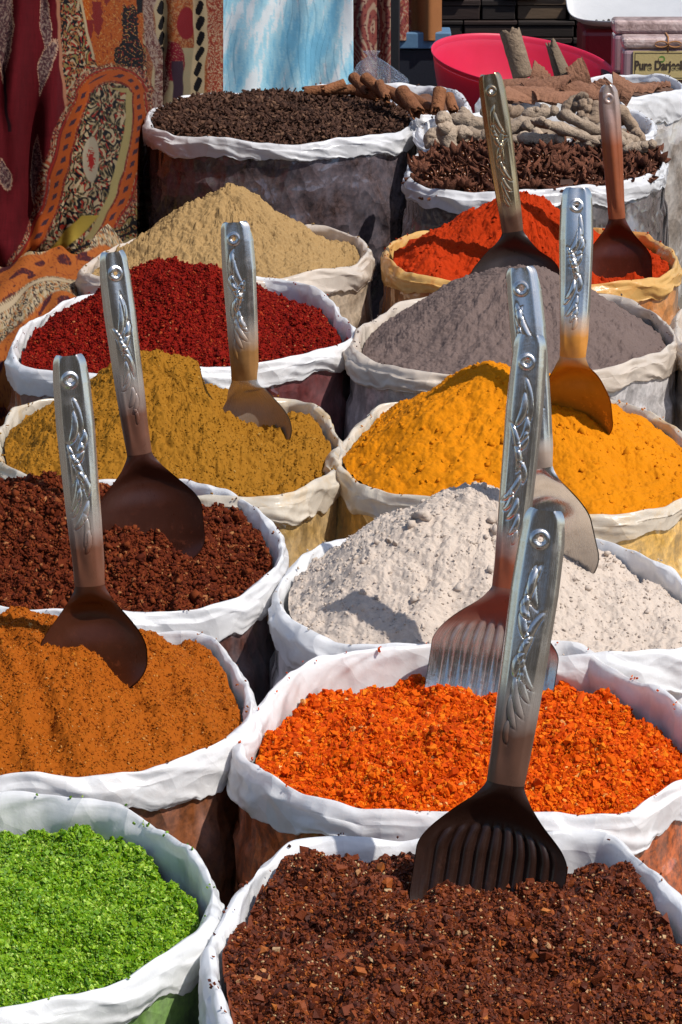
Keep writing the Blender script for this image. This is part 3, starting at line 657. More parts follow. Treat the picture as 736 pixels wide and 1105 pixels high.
BR = (.040,.011,.006)
scoop('rust', 'steel scoop standing in the rust orange powder at the left edge', (74,384), (96,632), (103,706), None, .035, (.25,.05), .0160, .050, (.06,.016,.006), hstain=.18)
scoop('brown', 'steel scoop with wide dark bowl standing in the dark brown paste', (122,272), (151,490), (160,578), None, .03, (-.1,-.12), .0150, .057, BR, hstain=.22, concave=.016)
scoop('mustard', 'steel scoop seen edgeways in the ochre curry powder', (252,240), (262,410), (276,462), None, .03, (.50,.3), .0195, .052, (.16,.08,.015), hstain=.20, bstain=(.5, 1.2), bamt=.7)
scoop('chilli', 'steel scoop with black bowl and notched tip in the orange chilli powder', (528,80), (553,250), (557,312), 286, .03, (.0,.1), .0182, .064, (.022,.014,.012), hstain=.1, tint=(.50,.38,.24), bstain=(1.15,1.7), concave=.018)  # amber tint puts warm reflections into this handle's steel colour
scoop('chilli', 'plain round tipped scoop stained orange along its handle in the chilli powder', (656,92), (666,236), (667,300), None, .02, (-.1,.0), .0138, .048, (.20,.042,.010), plainh=True, bcol=(.06,.010,.004), hcol=(.24,.052,.010), hstain=.62, concave=.016)
scoop('turmeric', 'shiny steel scoop reflecting blue sky in the turmeric', (623,203), (617,385), (626,444), None, .05, (.45,-.05), .0178, .043, (.40,.16,.012), hstain=.13, bstain=(.85,1.4), ny=-.035)
scoop('flour', 'steel scoop half hidden behind another handle in the cream flour', (561,289), (580,505), (602,596), None, .05, (.35,.2), .0172, .046, (.20,.17,.14), hstain=.08, bstain=(.1,.5), bamt=.5)
scoop('flakes', 'ribbed steel scoop with shiny blade standing in the orange flakes', (572,362), (546,634), (530,750), None, .05, (.12,.12), .0162, .061, (.16,.036,.012), True, hstain=.12, bstain=(.50,.72), bamt=.88, binv=True)
scoop('masala', 'ribbed steel scoop with dark blade nearest the viewer in the coarse masala', (588,551), (545,846), (527,962), None, .05, (.05,.10), .0176, .060, (.022,.009,.006), True, hstain=.20, bstain=(1.15,1.7), bamt=1.0)

# ------------------------------------------------------------------ star anise
def star_mesh(seed):
    r = np.random.default_rng(seed); mb = MB(); n = 8
    for k in range(n):
        a = k/n*2*math.pi + r.normal(0, .07); L = .0155*(1+r.normal(0, .12)); w = .0052*(1+r.normal(0, .15))
        tl = np.linspace(0, 1, 7); op = .55 if r.random() < .75 else .15
        P = []
        for t in tl:
            ww = w*np.sin(math.pi*min(1, .12+t*.88))**.8; hh = .0062*np.sin(math.pi*min(1, .2+t*.8))**.7
            z0 = .003*t*t
            P.append([[t*L, -ww*op, z0+.0012], [t*L, -ww, z0-hh*.35], [t*L, 0, z0-hh], [t*L, ww, z0-hh*.35], [t*L, ww*op, z0+.0012]])
        P = np.array(P)@rotz(a).T
        mb.grid(P, mi=0)
        ph = np.linspace(0, 2*math.pi, 6, endpoint=False); th = np.linspace(0, math.pi, 5)
        S = np.array([[[.62*L*.9+.0030*np.cos(t)*1.0, .0016*np.sin(t)*np.cos(p), -.0005+.0018*np.sin(t)*np.sin(p)] for t in th] for p in ph])@rotz(a).T
        if op > .3: mb.grid(S, True, 1)
    return mb.mesh('star_anise', [bark_mat('star_anise_brown', (.19,.068,.036), (.095,.034,.02), 150), plain('star_anise_seed', (.16,.06,.025), .2)])
stars = [star_mesh(k) for k in range(5)]
P, nrm, c = RIMS['star']; surf = HEAPS['star'][2]
pts = []
for _ in range(30000):
    if len(pts) >= 235: break
    k = RNG.integers(len(P)); rr = math.sqrt(RNG.random())*.97
    x, y = c[:2] + (P[k, :2]-c[:2])*rr
    lim = .0125 if len(pts) < 150 else .0095
    if all((x-a)**2+(y-b)**2 > lim**2*1.6 for a, b in pts): pts.append((x, y))
for i, (x, y) in enumerate(pts):
    o = link('star_anise', stars[i % 5], None, (x, y, float(surf(np.array([x]), np.array([y]))[0])+.005+(.006 if i >= 150 else 0)))
    o.rotation_euler = (.50+RNG.normal(0, .33), RNG.normal(0, .33), RNG.random()*6.28); s = 1.1+.5*RNG.random(); o.scale = (s, s, s)
    tag(o, 'dark brown star anise pod loose in the pile behind the orange chilli powder', 'star anise', 'star anise pods in the sack')

# ------------------------------------------------------------------ dried ginger roots
root_mat = bark_mat('dried_root', (.43,.335,.25), (.25,.18,.125), 70)
root_dark = bark_mat('dried_root_dark', (.32,.23,.16), (.19,.13,.09), 45)
def root_mesh(seed, L, R, knobs, bend):
    r = np.random.default_rng(seed); mb = MB()
    def limb(p0, p1, r0, r1, sag):
        n, m = 26, 16; t = np.linspace(0, 1, n)
        c = p0[None]*(1-t)[:, None] + p1[None]*t[:, None] + np.outer(np.sin(t*math.pi), sag)
        tg = np.gradient(c, axis=0); tg /= np.linalg.norm(tg, axis=1, keepdims=True)
        s = np.cross(tg, [0.05, .1, 1.]); s /= np.linalg.norm(s, axis=1, keepdims=True); q = np.cross(s, tg)
        rad = (r0*(1-t)+r1*t)*np.sqrt(np.clip(1-np.abs(2*t-1)**3.2, 0, 1))*(1+.03*np.sin(t*L*700+r.random()*6)+0.30*noise2(t*L*44+seed, t*0+.3, seed))
        ph = np.linspace(0, 2*math.pi, m, endpoint=False)
        G = c[None] + np.cos(ph)[:, None, None]*s[None]*rad[None, :, None] + np.sin(ph)[:, None, None]*q[None]*rad[None, :, None]
        nz = 1+.20*noise2(np.cos(ph)[:, None]*1.5+t*L*30, np.sin(ph)[:, None]*1.5+t*5, seed)+.06*noise2(np.cos(ph)[:, None]*4+t*L*90, np.sin(ph)[:, None]*4, seed+1)
        G = c[None] + (G-c[None])*nz[..., None]
        mb.grid(G, True)
    e = np.array([L/2, 0, 0])
    limb(-e, e, R, R*.8, np.array([0, bend, .2*bend]))
    for k in range(knobs+1):
        t = r.uniform(-.4, .45); a = r.uniform(-1, 1)
        p = np.array([t*L, 0, 0]); d = np.array([r.uniform(-.5, .8), math.copysign(1, a), r.uniform(-.2, .7)]); d /= np.linalg.norm(d)
        limb(p, p+d*R*r.uniform(1.7, 2.6), R*.8, R*.55, np.array([0, 0, 0]))
    return mb.mesh('ginger_root', root_mat)
roots = [ # px, py, length px, angle deg in picture, thickness, knobs, lift, dark, label
 (487,147,52,100,.020,2,.03,0,'knobbly pale ginger root standing at the left end of the pile'),(507,130,44,-12,.016,1,.03,0,'pale ginger root lying at the back left beside the scoop'),
 (503,150,34,20,.016,2,.02,0,None),(582,121,38,5,.013,2,.05,0,'short two lobed ginger root on top of the pile right of the notched scoop'),(563,137,40,15,.016,1,.03,0,None),
 (580,149,44,-5,.015,1,.03,0,None),(610,142,78,-20,.012,1,.045,0,'long thin ginger root slanting down across the front of the pile'),(628,132,52,-28,.013,1,.05,0,'slanting ginger root resting just behind the longest root'),
 (618,117,30,60,.015,2,.05,1,'small dark knobbly ginger root at the top of the pile'),(638,124,32,75,.017,2,.045,1,'dark ginger root leaning behind the orange stained handle'),(680,135,50,-55,.014,1,.04,1,'dark brown ginger root leaning down at the right end of the pile'),
 (688,158,36,10,.014,2,.02,0,None),(672,150,38,-15,.014,1,.03,0,None),(560,152,40,0,.013,1,.015,0,None),(640,155,44,8,.014,1,.02,0,None),
 (525,143,38,35,.015,1,.02,0,None),(535,128,36,-30,.014,1,.025,0,None),(548,120,34,10,.014,1,.02,1,None),(655,138,38,30,.015,2,.03,0,None),(660,122,30,-10,.013,1,.03,1,None),(470,150,26,60,.015,1,.01,0,None)]
for i, (px, py, lp, ang, R, kn, dz, dk, lab) in enumerate(roots):
    p = at(px, py, ZR+dz); s = F_PX/np.dot(p-CAM, FWD)
    me = root_mesh(100+i, lp/s*1.05, R*.88, kn, .008*(-1)**i)
    if dk: me.materials[0] = root_dark
    o = link('ginger_root', me, None, p)
    a = math.radians(ang); R_ = np.eye(3)
    # the picture angle becomes a mix of turn and tilt
    d = Vector((math.cos(a), .25*math.sin(a)+.15, math.sin(a)*.95)).normalized()
    o.rotation_mode = 'QUATERNION'; o.rotation_quaternion = d.to_track_quat('X', 'Z')
    tag(o, lab or 'pale dried ginger root in the middle of the root pile behind the star anise', 'ginger root', 'dried ginger roots in the sack')

# ------------------------------------------------------------------ cinnamon quills and bark
cin = bark_mat('cinnamon_bark', (.25,.10,.042), (.13,.048,.02), 60)
cin_grey = bark_mat('grey_bark', (.25,.185,.125), (.14,.095,.065), 50)
flat_bark = bark_mat('flat_bark', (.25,.12,.07), (.14,.06,.035), 50)
def quill(mat, p0, p1, rad, turns=1.35, lab='', name='cinnamon_quill', cat='cinnamon', group='cinnamon quills behind the cloves', taper=1.0):
    p0 = np.asarray(p0); p1 = np.asarray(p1); ax = p1-p0; L = np.linalg.norm(ax); ax /= L
    s = np.cross(ax, [.1, -1, .2]); s /= np.linalg.norm(s); q = np.cross(s, ax)
    n, m = 60, 18; t = np.linspace(0, turns*2*math.pi, n); v = np.linspace(0, 1, m)
    r = rad*(.42+.58*(t/t[-1]))
    T, Vv = np.meshgrid(t, v, indexing='ij'); rr = r[:, None]*(1+.05*noise2(T*1.5, Vv*6, int(rad*1e5)+int(L*1e4)))*(1+(taper-1)*Vv)
    end = .012*noise2(T*1.3, T*0+2.2, int(L*1e4))*np.where(Vv > .8, 1, 0)
    P = p0 + ax*(Vv*L+end)[..., None] + s*(rr*np.cos(T))[..., None] + q*(rr*np.sin(T))[..., None]
    loc = p0.copy()
    o = grid_obj(name, P, mat, None, loc)
    m_ = o.modifiers.new('thick', 'SOLIDIFY'); m_.thickness = .0022
    return tag(o, lab, cat, group)
def pxp(px, py, dz): return at(px, py, ZR+dz)
def seg(a, b, za, zb, dY=0): 
    p = at(a[0], a[1], ZR+za); q = at_y(b[0], b[1], p[1]+dY); return p, q
Q = [((352,97),(330,99),.02,-.0,.016,'cinnamon quill lying at the far left behind the clove sack'),
     ((386,96),(360,97),.02,0,.014,'cinnamon quill lying on its side in front of the blue cloth'),
     ((381,84),(398,101),.05,-.06,.016,'cinnamon quill with its hollow end raised toward the viewer'),
     ((393,84),(420,106),.06,-.05,.016,'long straight cinnamon quill slanting down below the clear bag'),
     ((388,99),(408,104),.03,-.04,.015,'short cinnamon quill tucked under the slanting one'),
     ((433,99),(450,122),.05,-.06,.021,'thick double rolled cinnamon quill leaning beside the clove sack rim'),
     ((425,102),(440,114),.04,-.05,.016,'rolled cinnamon quill wedged left of the thick one'),
     ((474,97),(471,121),.06,-.03,.018,'upright cinnamon quill in front of the red bowl'),
     ((372,90),(349,98),.035,-.01,.014,'cinnamon quill resting across the two leftmost quills'),
     ((402,92),(429,103),.045,-.03,.015,'cinnamon quill crossing under the clear plastic bag'),
     ((441,104),(466,119),.04,-.05,.014,'cinnamon quill slanting down between the thick roll and the upright one'),
     ((484,104),(489,120),.045,-.04,.014,'short upright cinnamon quill nearest the notched scoop'),
     ((409,90),(416,106),.055,-.05,.012,'thin cinnamon quill standing steeply beside the clear bag'),
     ((456,116),(475,121),.02,-.02,.012,'small cinnamon quill lying between the two upright ones')]
for a, b, z, dY, rad, lab in Q:
    p, q = seg(a, b, z, 0, dY); quill(cin, p, q, rad*.62, 1.6, lab)
p, q = seg((566,84),(551,34), .02, 0, .02); quill(cin_grey, p, q, .019, 1.5, 'tall grey brown bark roll standing against the red bowl', 'bark_roll', 'bark roll', 'bark rolls standing in the sack')
p, q = seg((612,98),(594,47), .01, 0, .02); quill(cin_grey, p, q, .022, 1.3, 'pointed grey brown bark roll standing right of the tall one', 'bark_roll', 'bark roll', 'bark rolls standing in the sack', taper=.45)
def flat_piece(px, py, wp, hp, ang, dz, tilt, lab):
    p = at(px, py, ZR+dz); s = F_PX/np.dot(p-CAM, FWD)
    n, m = 14, 10; u = np.linspace(-.5, .5, n); v = np.linspace(-.5, .5, m); U, V = np.meshgrid(u, v, indexing='ij')
    sd = int(px*7+py)
    k1, k2, k3 = np.random.default_rng(sd).uniform(-.45, .45, 3)
    X = U*wp/s*(1+k1*V*1.4)+k2*V*hp/s; Y = V*hp/s*(1+k3*U*1.2)*1.1+.0015*np.round(3*noise2(U*6+sd, V*0, sd)); Z = -.010*(V*2)**2*(hp/s/.05)+.0012*noise2(U*6, V*6, sd)
    o = grid_obj('bark_piece', np.stack([X, Y, Z], -1), flat_bark, None, smooth=False)
    o.location = tuple(p); o.rotation_euler = (math.radians(tilt), math.radians(-ang), RNG.normal(0, .3))
    m_ = o.modifiers.new('thick', 'SOLIDIFY'); m_.thickness = .004
    return tag(o, lab or 'flat brown bark piece in the heap beside the standing bark rolls', 'bark piece', 'flat bark pieces in the sack')
for a in [(556,92,40,26,5,.03,40,None),(575,97,50,22,-6,.03,30,None),(590,92,44,24,10,.035,45,None),(548,100,34,22,20,.02,30,None),(600,101,46,20,-4,.025,25,None),(562,101,36,18,-15,.025,30,None),
          (626,83,22,30,15,.04,80,'upright reddish bark piece with a jagged top right of the pointed roll'),(616,86,14,26,-5,.035,80,None),(633,95,36,22,-20,.03,40,None),(646,94,26,22,35,.03,55,None),(620,100,40,18,8,.02,25,None),
          (672,95,26,22,-30,.02,55,'tilted brown bark piece right of the round tipped handle'),(690,92,40,16,-3,.01,25,'flat bark piece lying at the right end of the sack'),(706,91,22,14,10,.008,25,None),(716,89,16,10,0,.006,20,None),(583,84,22,24,-25,.04,70,None)]:
    flat_piece(*a)

# ------------------------------------------------------------------ cloths
def smooth01(x, a, b): t = np.clip((x-a)/(b-a), 0, 1); return t*t*(3-2*t)
def lerp3(c, k, col): return c*(1-k[..., None]) + np.array(col)*k[..., None]
MAROON, ORANGE, BLACK, CREAMC = (.135,.010,.016), (.40,.105,.018), (.014,.012,.014), (.42,.33,.21)
OLIVE, PURPLE, LACE, RED = (.26,.20,.08), (.12,.035,.06), (.30,.22,.19), (.30,.030,.018)
def embroider(u, v, seed, pal, f=.12):
    """mosaic of small flower and leaf shapes in the colours of pal"""
    f = f*1.25
    wu = u + 5*noise2(u*.07, v*.07, seed); wv = v + 5*noise2(u*.07, v*.07, seed+3)
    a = noise2(wu*f, wv*f*.7, seed+5); b = noise2(wu*f*1.9, wv*f*1.3, seed+7); w = worley(wu*f*.8, wv*f*.55, seed+9)
    c = np.zeros(u.shape+(3,)) + np.array(pal[0])
    c = lerp3(c, smooth01(a, .16, .22), pal[1]); c = lerp3(c, smooth01(-a, .26, .32), pal[2])
    c = lerp3(c, smooth01(b, .28, .33), pal[3]); c = lerp3(c, smooth01(.30-w, 0, .05), pal[4]); c = lerp3(c, smooth01(.16-w, 0, .04), pal[0])
    return c
def teardrop(u, v, cx, cy, rx, ry, ang, skew=0):
    a = math.radians(ang); du = u-cx; dv = v-cy
    x = du*math.cos(a)+dv*math.sin(a); y = -du*math.sin(a)+dv*math.cos(a)
    x = x - skew*(y/ry)**2*rx
    wdt = np.clip(.5+.5*(-y/ry), 0, 1)**.5
    return np.hypot(x/(rx*(.35+.65*(1-smooth01(y/ry, -.2, 1.1)))), y/ry)
def shawl_col(u, v):
    u = u + 1.5*noise2(u*.05, v*.05, 1)
    c = np.zeros(u.shape+(3,)) + np.array(MAROON)
    c = c*(1+.18*noise2(u*.9, v*.04, 2)+.12*noise2(u*.05, v*.8, 3))[..., None]
    lace = lambda s: embroider(u, v, s, [(.16,.08,.08), LACE, (.07,.035,.045), (.34,.24,.2), (.10,.045,.055)], .3)
    def leaf(cx, cy, rx, ry, ang, sk, s):
        nonlocal c
        d = teardrop(u, v, cx, cy, rx, ry, ang, sk) + .10*noise2(u*.6, v*.6, s)
        k = smooth01(1.0-d, -.05, .05); c = c*(1-k[..., None]) + lace(s)*k[..., None]
        e = smooth01(.10-np.abs(d-1), 0, .05); c = lerp3(c, e*(noise2(u*.9, v*.9, s+1) > -.2), (.52,.34,.24))
    leaf(4, 36, 11, 50, 0, 0, 11); leaf(49, 30, 6, 42, -4, 0, 12); leaf(48, 72, 8, 30, 14, .4, 13); leaf(42, 195, 11, 46, 172, -.5, 14); leaf(4, 188, 7, 17, 168, 0, 15)
    ln = smooth01(2.0-np.abs(u-(4+.07*(v-60))), 0, 1)*(v > 70)*(v < 142); c = lerp3(c, ln, (.03,.008,.012))
    # border
    bl = np.interp(v, [-60, 0, 60, 105, 130, 160, 190, 230, 262, 290, 330], [60, 60, 63, 67, 72, 66, 66, 52, 34, 14, -12])
    k = smooth01(u-bl, 0, 1.5)
    floral = embroider(u, v, 21, [BLACK, CREAMC, OLIVE, RED, (.34,.15,.06)], .17)
    c = c*(1-k[..., None]) + floral*k[..., None]
    c = lerp3(c, smooth01(2.2-np.abs(u-bl-1), 0, 1), (.42,.20,.12))
    # orange ground with dark trees
    ro = np.interp(v, [-60, 0, 40, 100], [84, 86, 94, 110])
    k = smooth01(u-ro, 0, 1.5)*smooth01(154-u, 0, 2)*smooth01(70-v+.25*np.abs(u-118), 0, 4); c = lerp3(c, k, ORANGE)
    tr = (np.abs(u-139-2*noise2(v*.1, v*0, 5)) < 8+9*smooth01(v, 38, 60)-5*smooth01(v, 12, 0)+2.5*noise2(v*.25, u*.1, 6)) & (v > 6+6*noise2(u*.35, u*0, 4)); c = lerp3(c, k*tr, BLACK)
    dt = (noise2(u*.45, v*.45, 55) > .42)*k; c = lerp3(c, dt, (.24,.04,.02)); dt = (np.abs(noise2(u*.16, v*.16, 56)) < .035)*k; c = lerp3(c, dt, (.50,.28,.10))
    tr = (np.abs(u-150) < 4-.0*v)*(v < 14); c = lerp3(c, k*tr, BLACK)
    for (tx, y0, y1, w) in ((104, 2, 42, 5), (95, 22, 50, 4), (114, -5, 8, 7)):
        c = lerp3(c, k*(np.abs(u-tx+2*noise2(v*.2, u*.1, tx)) < w*smooth01(y1-v, 0, 18))*(v > y0), (.22,.025,.02))
    c = lerp3(c, smooth01(2-np.abs(u-ro), 0, 1)*(v < 60), CREAMC)
    # right field: vines, bulbs, checks
    k = smooth01(u-152-.05*v, 0, 2); base = np.zeros(u.shape+(3,)) + np.array((.30,.095,.03))
    ec = embroider(u, v, 37, [(.26,.07,.025), (.34,.17,.07), (.17,.03,.025), (.36,.24,.13), (.12,.04,.03)], .2); base = .45*base+.55*ec
    base = lerp3(base, smooth01(24-np.abs(u-193), 0, 2)*(v > 52), (.30,.25,.16))
    base = lerp3(base, smooth01(1-np.hypot((u-184)/15, (v-66)/22), 0, .06), (.19,.015,.03)); base = lerp3(base, .6*(np.abs(noise2(u*.3, v*.3, 39)) < .07)*(u < 222), (.36,.24,.15)); base = lerp3(base, smooth01(1-np.hypot((u-200)/10, (v-25)/18), 0, .06), (.20,.02,.025))
    base = lerp3(base, smooth01(6-np.abs(u-191-.0*v), 0, 1)*(v > 66), PURPLE*np.array(.7) if False else (.055,.03,.045))
    for vx in (172, 214):
        xx = u-vx-2*np.sin(v*.05); lf = np.abs(xx) < 4.6*np.abs(np.sin(v*.19+xx*.16))
        base = lerp3(base, smooth01(8-np.abs(xx), 0, 1), CREAMC); base = lerp3(base, lf*1.0, BLACK)
    lc = embroider(u, v, 33, [(.28,.17,.13), (.36,.27,.22), (.15,.06,.05), (.4,.3,.25), (.12,.03,.04)], .3)
    kk = (smooth01(9-np.abs(u-160-.10*v+6*np.sin(v*.06)), 0, 2))[..., None]; base = base*(1-kk)+lc*kk
    kk = smooth01(u-222, 0, 1.5)[..., None]; base = base*(1-kk)+embroider(u, v, 35, [(.28,.05,.025), (.40,.25,.16), (.2,.03,.02), (.34,.10,.05), (.42,.3,.2)], .45)*kk
    c = c*(1-k[..., None])+base*k[..., None]
    # the great paisley
    uc = np.interp(v, [40, 110, 160, 220, 260, 290, 330], [126, 118, 108, 92, 72, 46, 0])     # its axis leans down to the left
    wd = np.interp(v, [76, 84, 100, 140, 190, 240, 280, 320], [1, 22, 36, 46, 47, 43, 38, 30])
    d = np.abs(u-uc+0)/wd; d = np.where(v < 100, np.hypot((u-uc)/40, (v-114)/40), d); sgn = np.sign(u-uc)
    inn = embroider(u, v, 41, [BLACK, CREAMC, (.36,.28,.17), (.28,.035,.02), (.16,.12,.06)], .15)
    def band(lo, hi, col):
        nonlocal c
        kb = smooth01(d, lo, lo+.03)*smooth01(hi-d, 0, .03)*(v > 72)
        c = (c*(1-kb[..., None]) + col*kb[..., None]) if np.ndim(col) == 3 else lerp3(c, kb, col)
    band(1.05, 1.22, embroider(u, v, 43, [(.32,.07,.03), CREAMC, (.12,.04,.05), (.38,.2,.14), BLACK], .32))
    band(.98, 1.06, (.30,.03,.02)); band(.66, .99, (.40,.095,.020))
    kb = (np.abs(d-.82) < .05)*(np.sin(v*.55+u*.3) > .2)*(v > 72); c = lerp3(c, kb*1.0, (.07,.035,.05))
    band(.62, .68, (.20,.02,.02)); band(-1, .63, inn)
    kb = smooth01(d, .42, .46)*smooth01(.64-d, 0, .03)*(sgn > 0)*(v > 95)*(v < 260); c = lerp3(c, kb, (.34,.27,.12))
    md = np.hypot((u-97)/9, (v-172)/26); c = lerp3(c, smooth01(1-md, 0, .1), (.36,.30,.22)); c = lerp3(c, smooth01(.55-md, 0, .1)*(noise2(u*.5, v*.5, 8) > 0), (.3,.03,.02)); c = lerp3(c, smooth01(1-np.hypot((u-97)/3, (v-174)/9), 0, .2), (.32,.02,.015))
    q_ = v + .50*u + 3*noise2(u*.05, v*.05, 57); hm_ = smooth01(q_, 306, 309)*(u < 150)
    st = embroider(u, v, 45, [BLACK, CREAMC, OLIVE, (.26,.04,.02), (.30,.20,.08)], .22)
    st = lerp3(st, (np.sin(q_*.75) > .55)*1.0, BLACK); st = lerp3(st, (np.sin(q_*.25+1) > .86)*1.0, (.34,.26,.13))
    c = c*(1-hm_[..., None]) + st*hm_[..., None]
    yl = smooth01(9-np.abs((u-80)*.8+(v-250)*.75), 0, 2)*(v > 232)*(v < 272); c = lerp3(c, yl, (.36,.26,.05))
    return np.clip(c, 0, 1)**1.15*.72
def cloth_sheet(name, us, vs, depth, colf, mat, label, cat='cloth', z_min=.02):
    U, V = np.meshgrid(us, vs, indexing='ij')
    P = at_y(U, V, depth(U, V))
    c = P.reshape(-1, 3).mean(0); loc = np.array([c[0], c[1], P[..., 2].min()])
    o = grid_obj(name, P, mat, None, loc, col=colf(U, V))
    m = o.modifiers.new('thick', 'SOLIDIFY'); m.thickness = .002
    return tag(o, label, cat, 'printed cloths hung behind the sacks')
cl = cloth('printed_weave')
def shawl_depth(U, V):
    d = np.interp(U, [-90, 0, 60, 95, 125, 145, 158, 175, 245], [4.80, 4.90, 5.02, 5.16, 5.52, 5.90, 6.22, 6.50, 6.66])
    low = smooth01(V, 150, 300)
    d = d - .05*smooth01(V, 60, 230)*np.exp(-((U-110)/40)**2) + .10*smooth01(V, 262, 320)*np.exp(-((U-40)/90)**2)
    d = d + .016*np.sin(U*.16+V*.01+2*noise2(U*.01, V*.006, 2)) + .05*noise2(U*.022+V*.004, V*.005, 3) + .03*low*noise2(U*.03+V*.02, V*.012, 8)
    return d
us = np.linspace(-90, 240, 420)
cloth_sheet('paisley_shawl', us, np.linspace(-60, 318, 480), shawl_depth, shawl_col, cl, 'maroon shawl with large orange and black paisley hanging at the left')
def blue_col(u, v):
    w = noise2(u*.035+.012*v, v*.010, 61)+.6*noise2(u*.10+.03*v, v*.02, 62)+.35*noise2(u*.3, v*.05, 63)+.25*noise2(u*.5, v*.5, 66)
    c = np.zeros(u.shape+(3,)) + np.array((.46,.78,.90)); c = lerp3(c, smooth01(w, -.05, .35), (.86,.92,.94)); c = lerp3(c, smooth01(-w, .10, .8), (.24,.60,.82))
    st = smooth01(np.sin(u*.9+10*noise2(u*.03, v*.012, 64)), .8, 1); c = lerp3(c, .4*st*(noise2(u*.02, v*.01, 65) > 0), (.06,.28,.48))
    return c
cloth_sheet('tie_dye_cloth', np.linspace(226, 381, 170), np.linspace(-60, 175, 200), lambda U, V: 6.78+.006*np.sin(U*.13+V*.015)+.012*noise2(U*.03, V*.006, 4), blue_col, cl, 'pale blue and white tie dye cloth hanging behind the cloves')
def brown_col(u, v):
    d = teardrop(u, v, 401, 30, 16, 46, 0, .2); r = .5+.5*np.sin(d*16+2*noise2(u*.1, v*.1, 71))
    c = lerp3(np.zeros(u.shape+(3,))+np.array((.20,.055,.045)), smooth01(r, .55, .8), (.30,.20,.14)); c = lerp3(c, smooth01(noise2(u*.35, v*.35, 72), .25, .4), (.10,.02,.025))
    return c
cloth_sheet('brown_paisley_cloth', np.linspace(374, 421, 90), np.linspace(-60, 175, 200), lambda U, V: 6.84+.02*np.sin(U*.22)+(U-374)*.002, brown_col, cl, 'narrow brown paisley cloth hanging right of the blue cloth')
def tan_col(u, v):
    c = np.zeros(u.shape+(3,))+np.array((.30,.12,.045)); e = embroider(u, v, 81, [(.26,.06,.05), (.36,.24,.17), (.14,.03,.03), (.3,.12,.06), (.2,.05,.05)], .3)
    k = smooth01(445+3*noise2(v*.1, u*0, 5)-u, 0, 4)[..., None]; return c*(1-k)+e*k
cloth_sheet('orange_brown_cloth', np.linspace(424, 476, 90), np.linspace(-60, 44, 100), lambda U, V: 7.3+.02*np.sin(U*.2), tan_col, cl, 'orange brown cloth with a red patterned edge hanging above the blue board')
# black upright strip filling the gap between the cloths
def solid(name, boxes, mat, loc, label, cat, group=None, bw=.003):
    mb = MB()
    for lo, hi in boxes: mb.box(np.array(lo)-loc, np.array(hi)-loc)
    o = link(name, mb.mesh(name, mat, False), None, loc); bevel(o, bw)
    return tag(o, label, cat, group)
p = at_y(423, 40, 7.05)
solid('gap_strip', [((p[0]-.012, 7.04, 0), (p[0]+.016, 7.07, 1.6))], plain('strip_black', (.012,.012,.014), .5), np.array([p[0], 7.05, 0]), 'black strip in the gap between the brown paisley and orange brown cloths', 'strip')
# striped cloth lying on a low bench at the left
def lay_col(u, v):
    s = (v*.9 + u*.35 + 10*noise2(u*.02, v*.02, 90))*1.5
    c = np.zeros(u.shape+(3,))+np.array((.36,.10,.02))
    k = smooth01(np.sin(s*.085), .15, .3); z = embroider(u, v, 91, [CREAMC, (.34,.24,.12), (.10,.05,.03), (.40,.16,.05), BLACK], .22)
    c = c*(1-k[..., None])+z*k[..., None]
    t = (noise2(u*.05, s*.10, 92) > .22)*(1-k); c = lerp3(c, t, (.06,.015,.018))
    c = lerp3(c, smooth01(np.sin(s*.085+.9), .93, .97), (.42,.32,.2))
    c = lerp3(c, (np.abs(noise2(u*.18, v*.18, 93)) < .04)*(1-k)*1.0, (.20,.04,.015)); c = lerp3(c, (np.sin(s*.9) > .9)*k*.7, (.10,.05,.03))
    return c*.8
us = np.linspace(-140, 175, 300); vs = np.linspace(0, 1, 340); U, V = np.meshgrid(us, vs, indexing='ij')
vv = 232 + V*260
Yd = np.interp(V, [0, .35, .55, 1], [5.35, 4.72, 4.42, 4.33]); Yd = Yd + .02*noise2(U*.03, V*4, 95)
zz = np.interp(V, [0, .35, .48, .56, 1], [.44, .43, .40, .34, .02]) + .014*noise2(U*.03+V*6, V*5-U*.01, 96) - .10*smooth01(U, 60, 175)
Xd = (U-368)/F_PX*np.hypot(Yd, CAM[2]-zz)
Pl = np.stack([Xd, Yd, zz], -1)
o = grid_obj('striped_cloth', Pl, cl, None, np.array([Xd.mean(), 4.7, .02]), col=lay_col(U, vv))
m = o.modifiers.new('thick', 'SOLIDIFY'); m.thickness = .002
tag(o, 'orange and cream striped cloth lying left of the deep red chilli sack', 'cloth', 'printed cloths hung behind the sacks')

# ------------------------------------------------------------------ things behind
def lathe(prof, n=72, sx=1., sy=1.):
    a = np.linspace(0, 2*math.pi, n, endpoint=False); pr = np.asarray(prof, float)
    return np.stack([np.outer(np.cos(a), pr[:, 0])*sx, np.outer(np.sin(a), pr[:, 0])*sy, np.tile(pr[:, 1], (n, 1))], -1)
TZ = .22
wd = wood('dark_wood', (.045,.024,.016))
solid('stall_table', [((-.55, 6.80, TZ-.04), (1.5, 8.2, TZ))] + [((x, y, 0), (x+.06, y+.06, TZ-.042)) for x in (-.5, 1.4) for y in (6.85, 8.1)], wd, np.array([.5, 7.5, 0]), 'low dark wooden table behind the sacks carrying the red bowl', 'table')
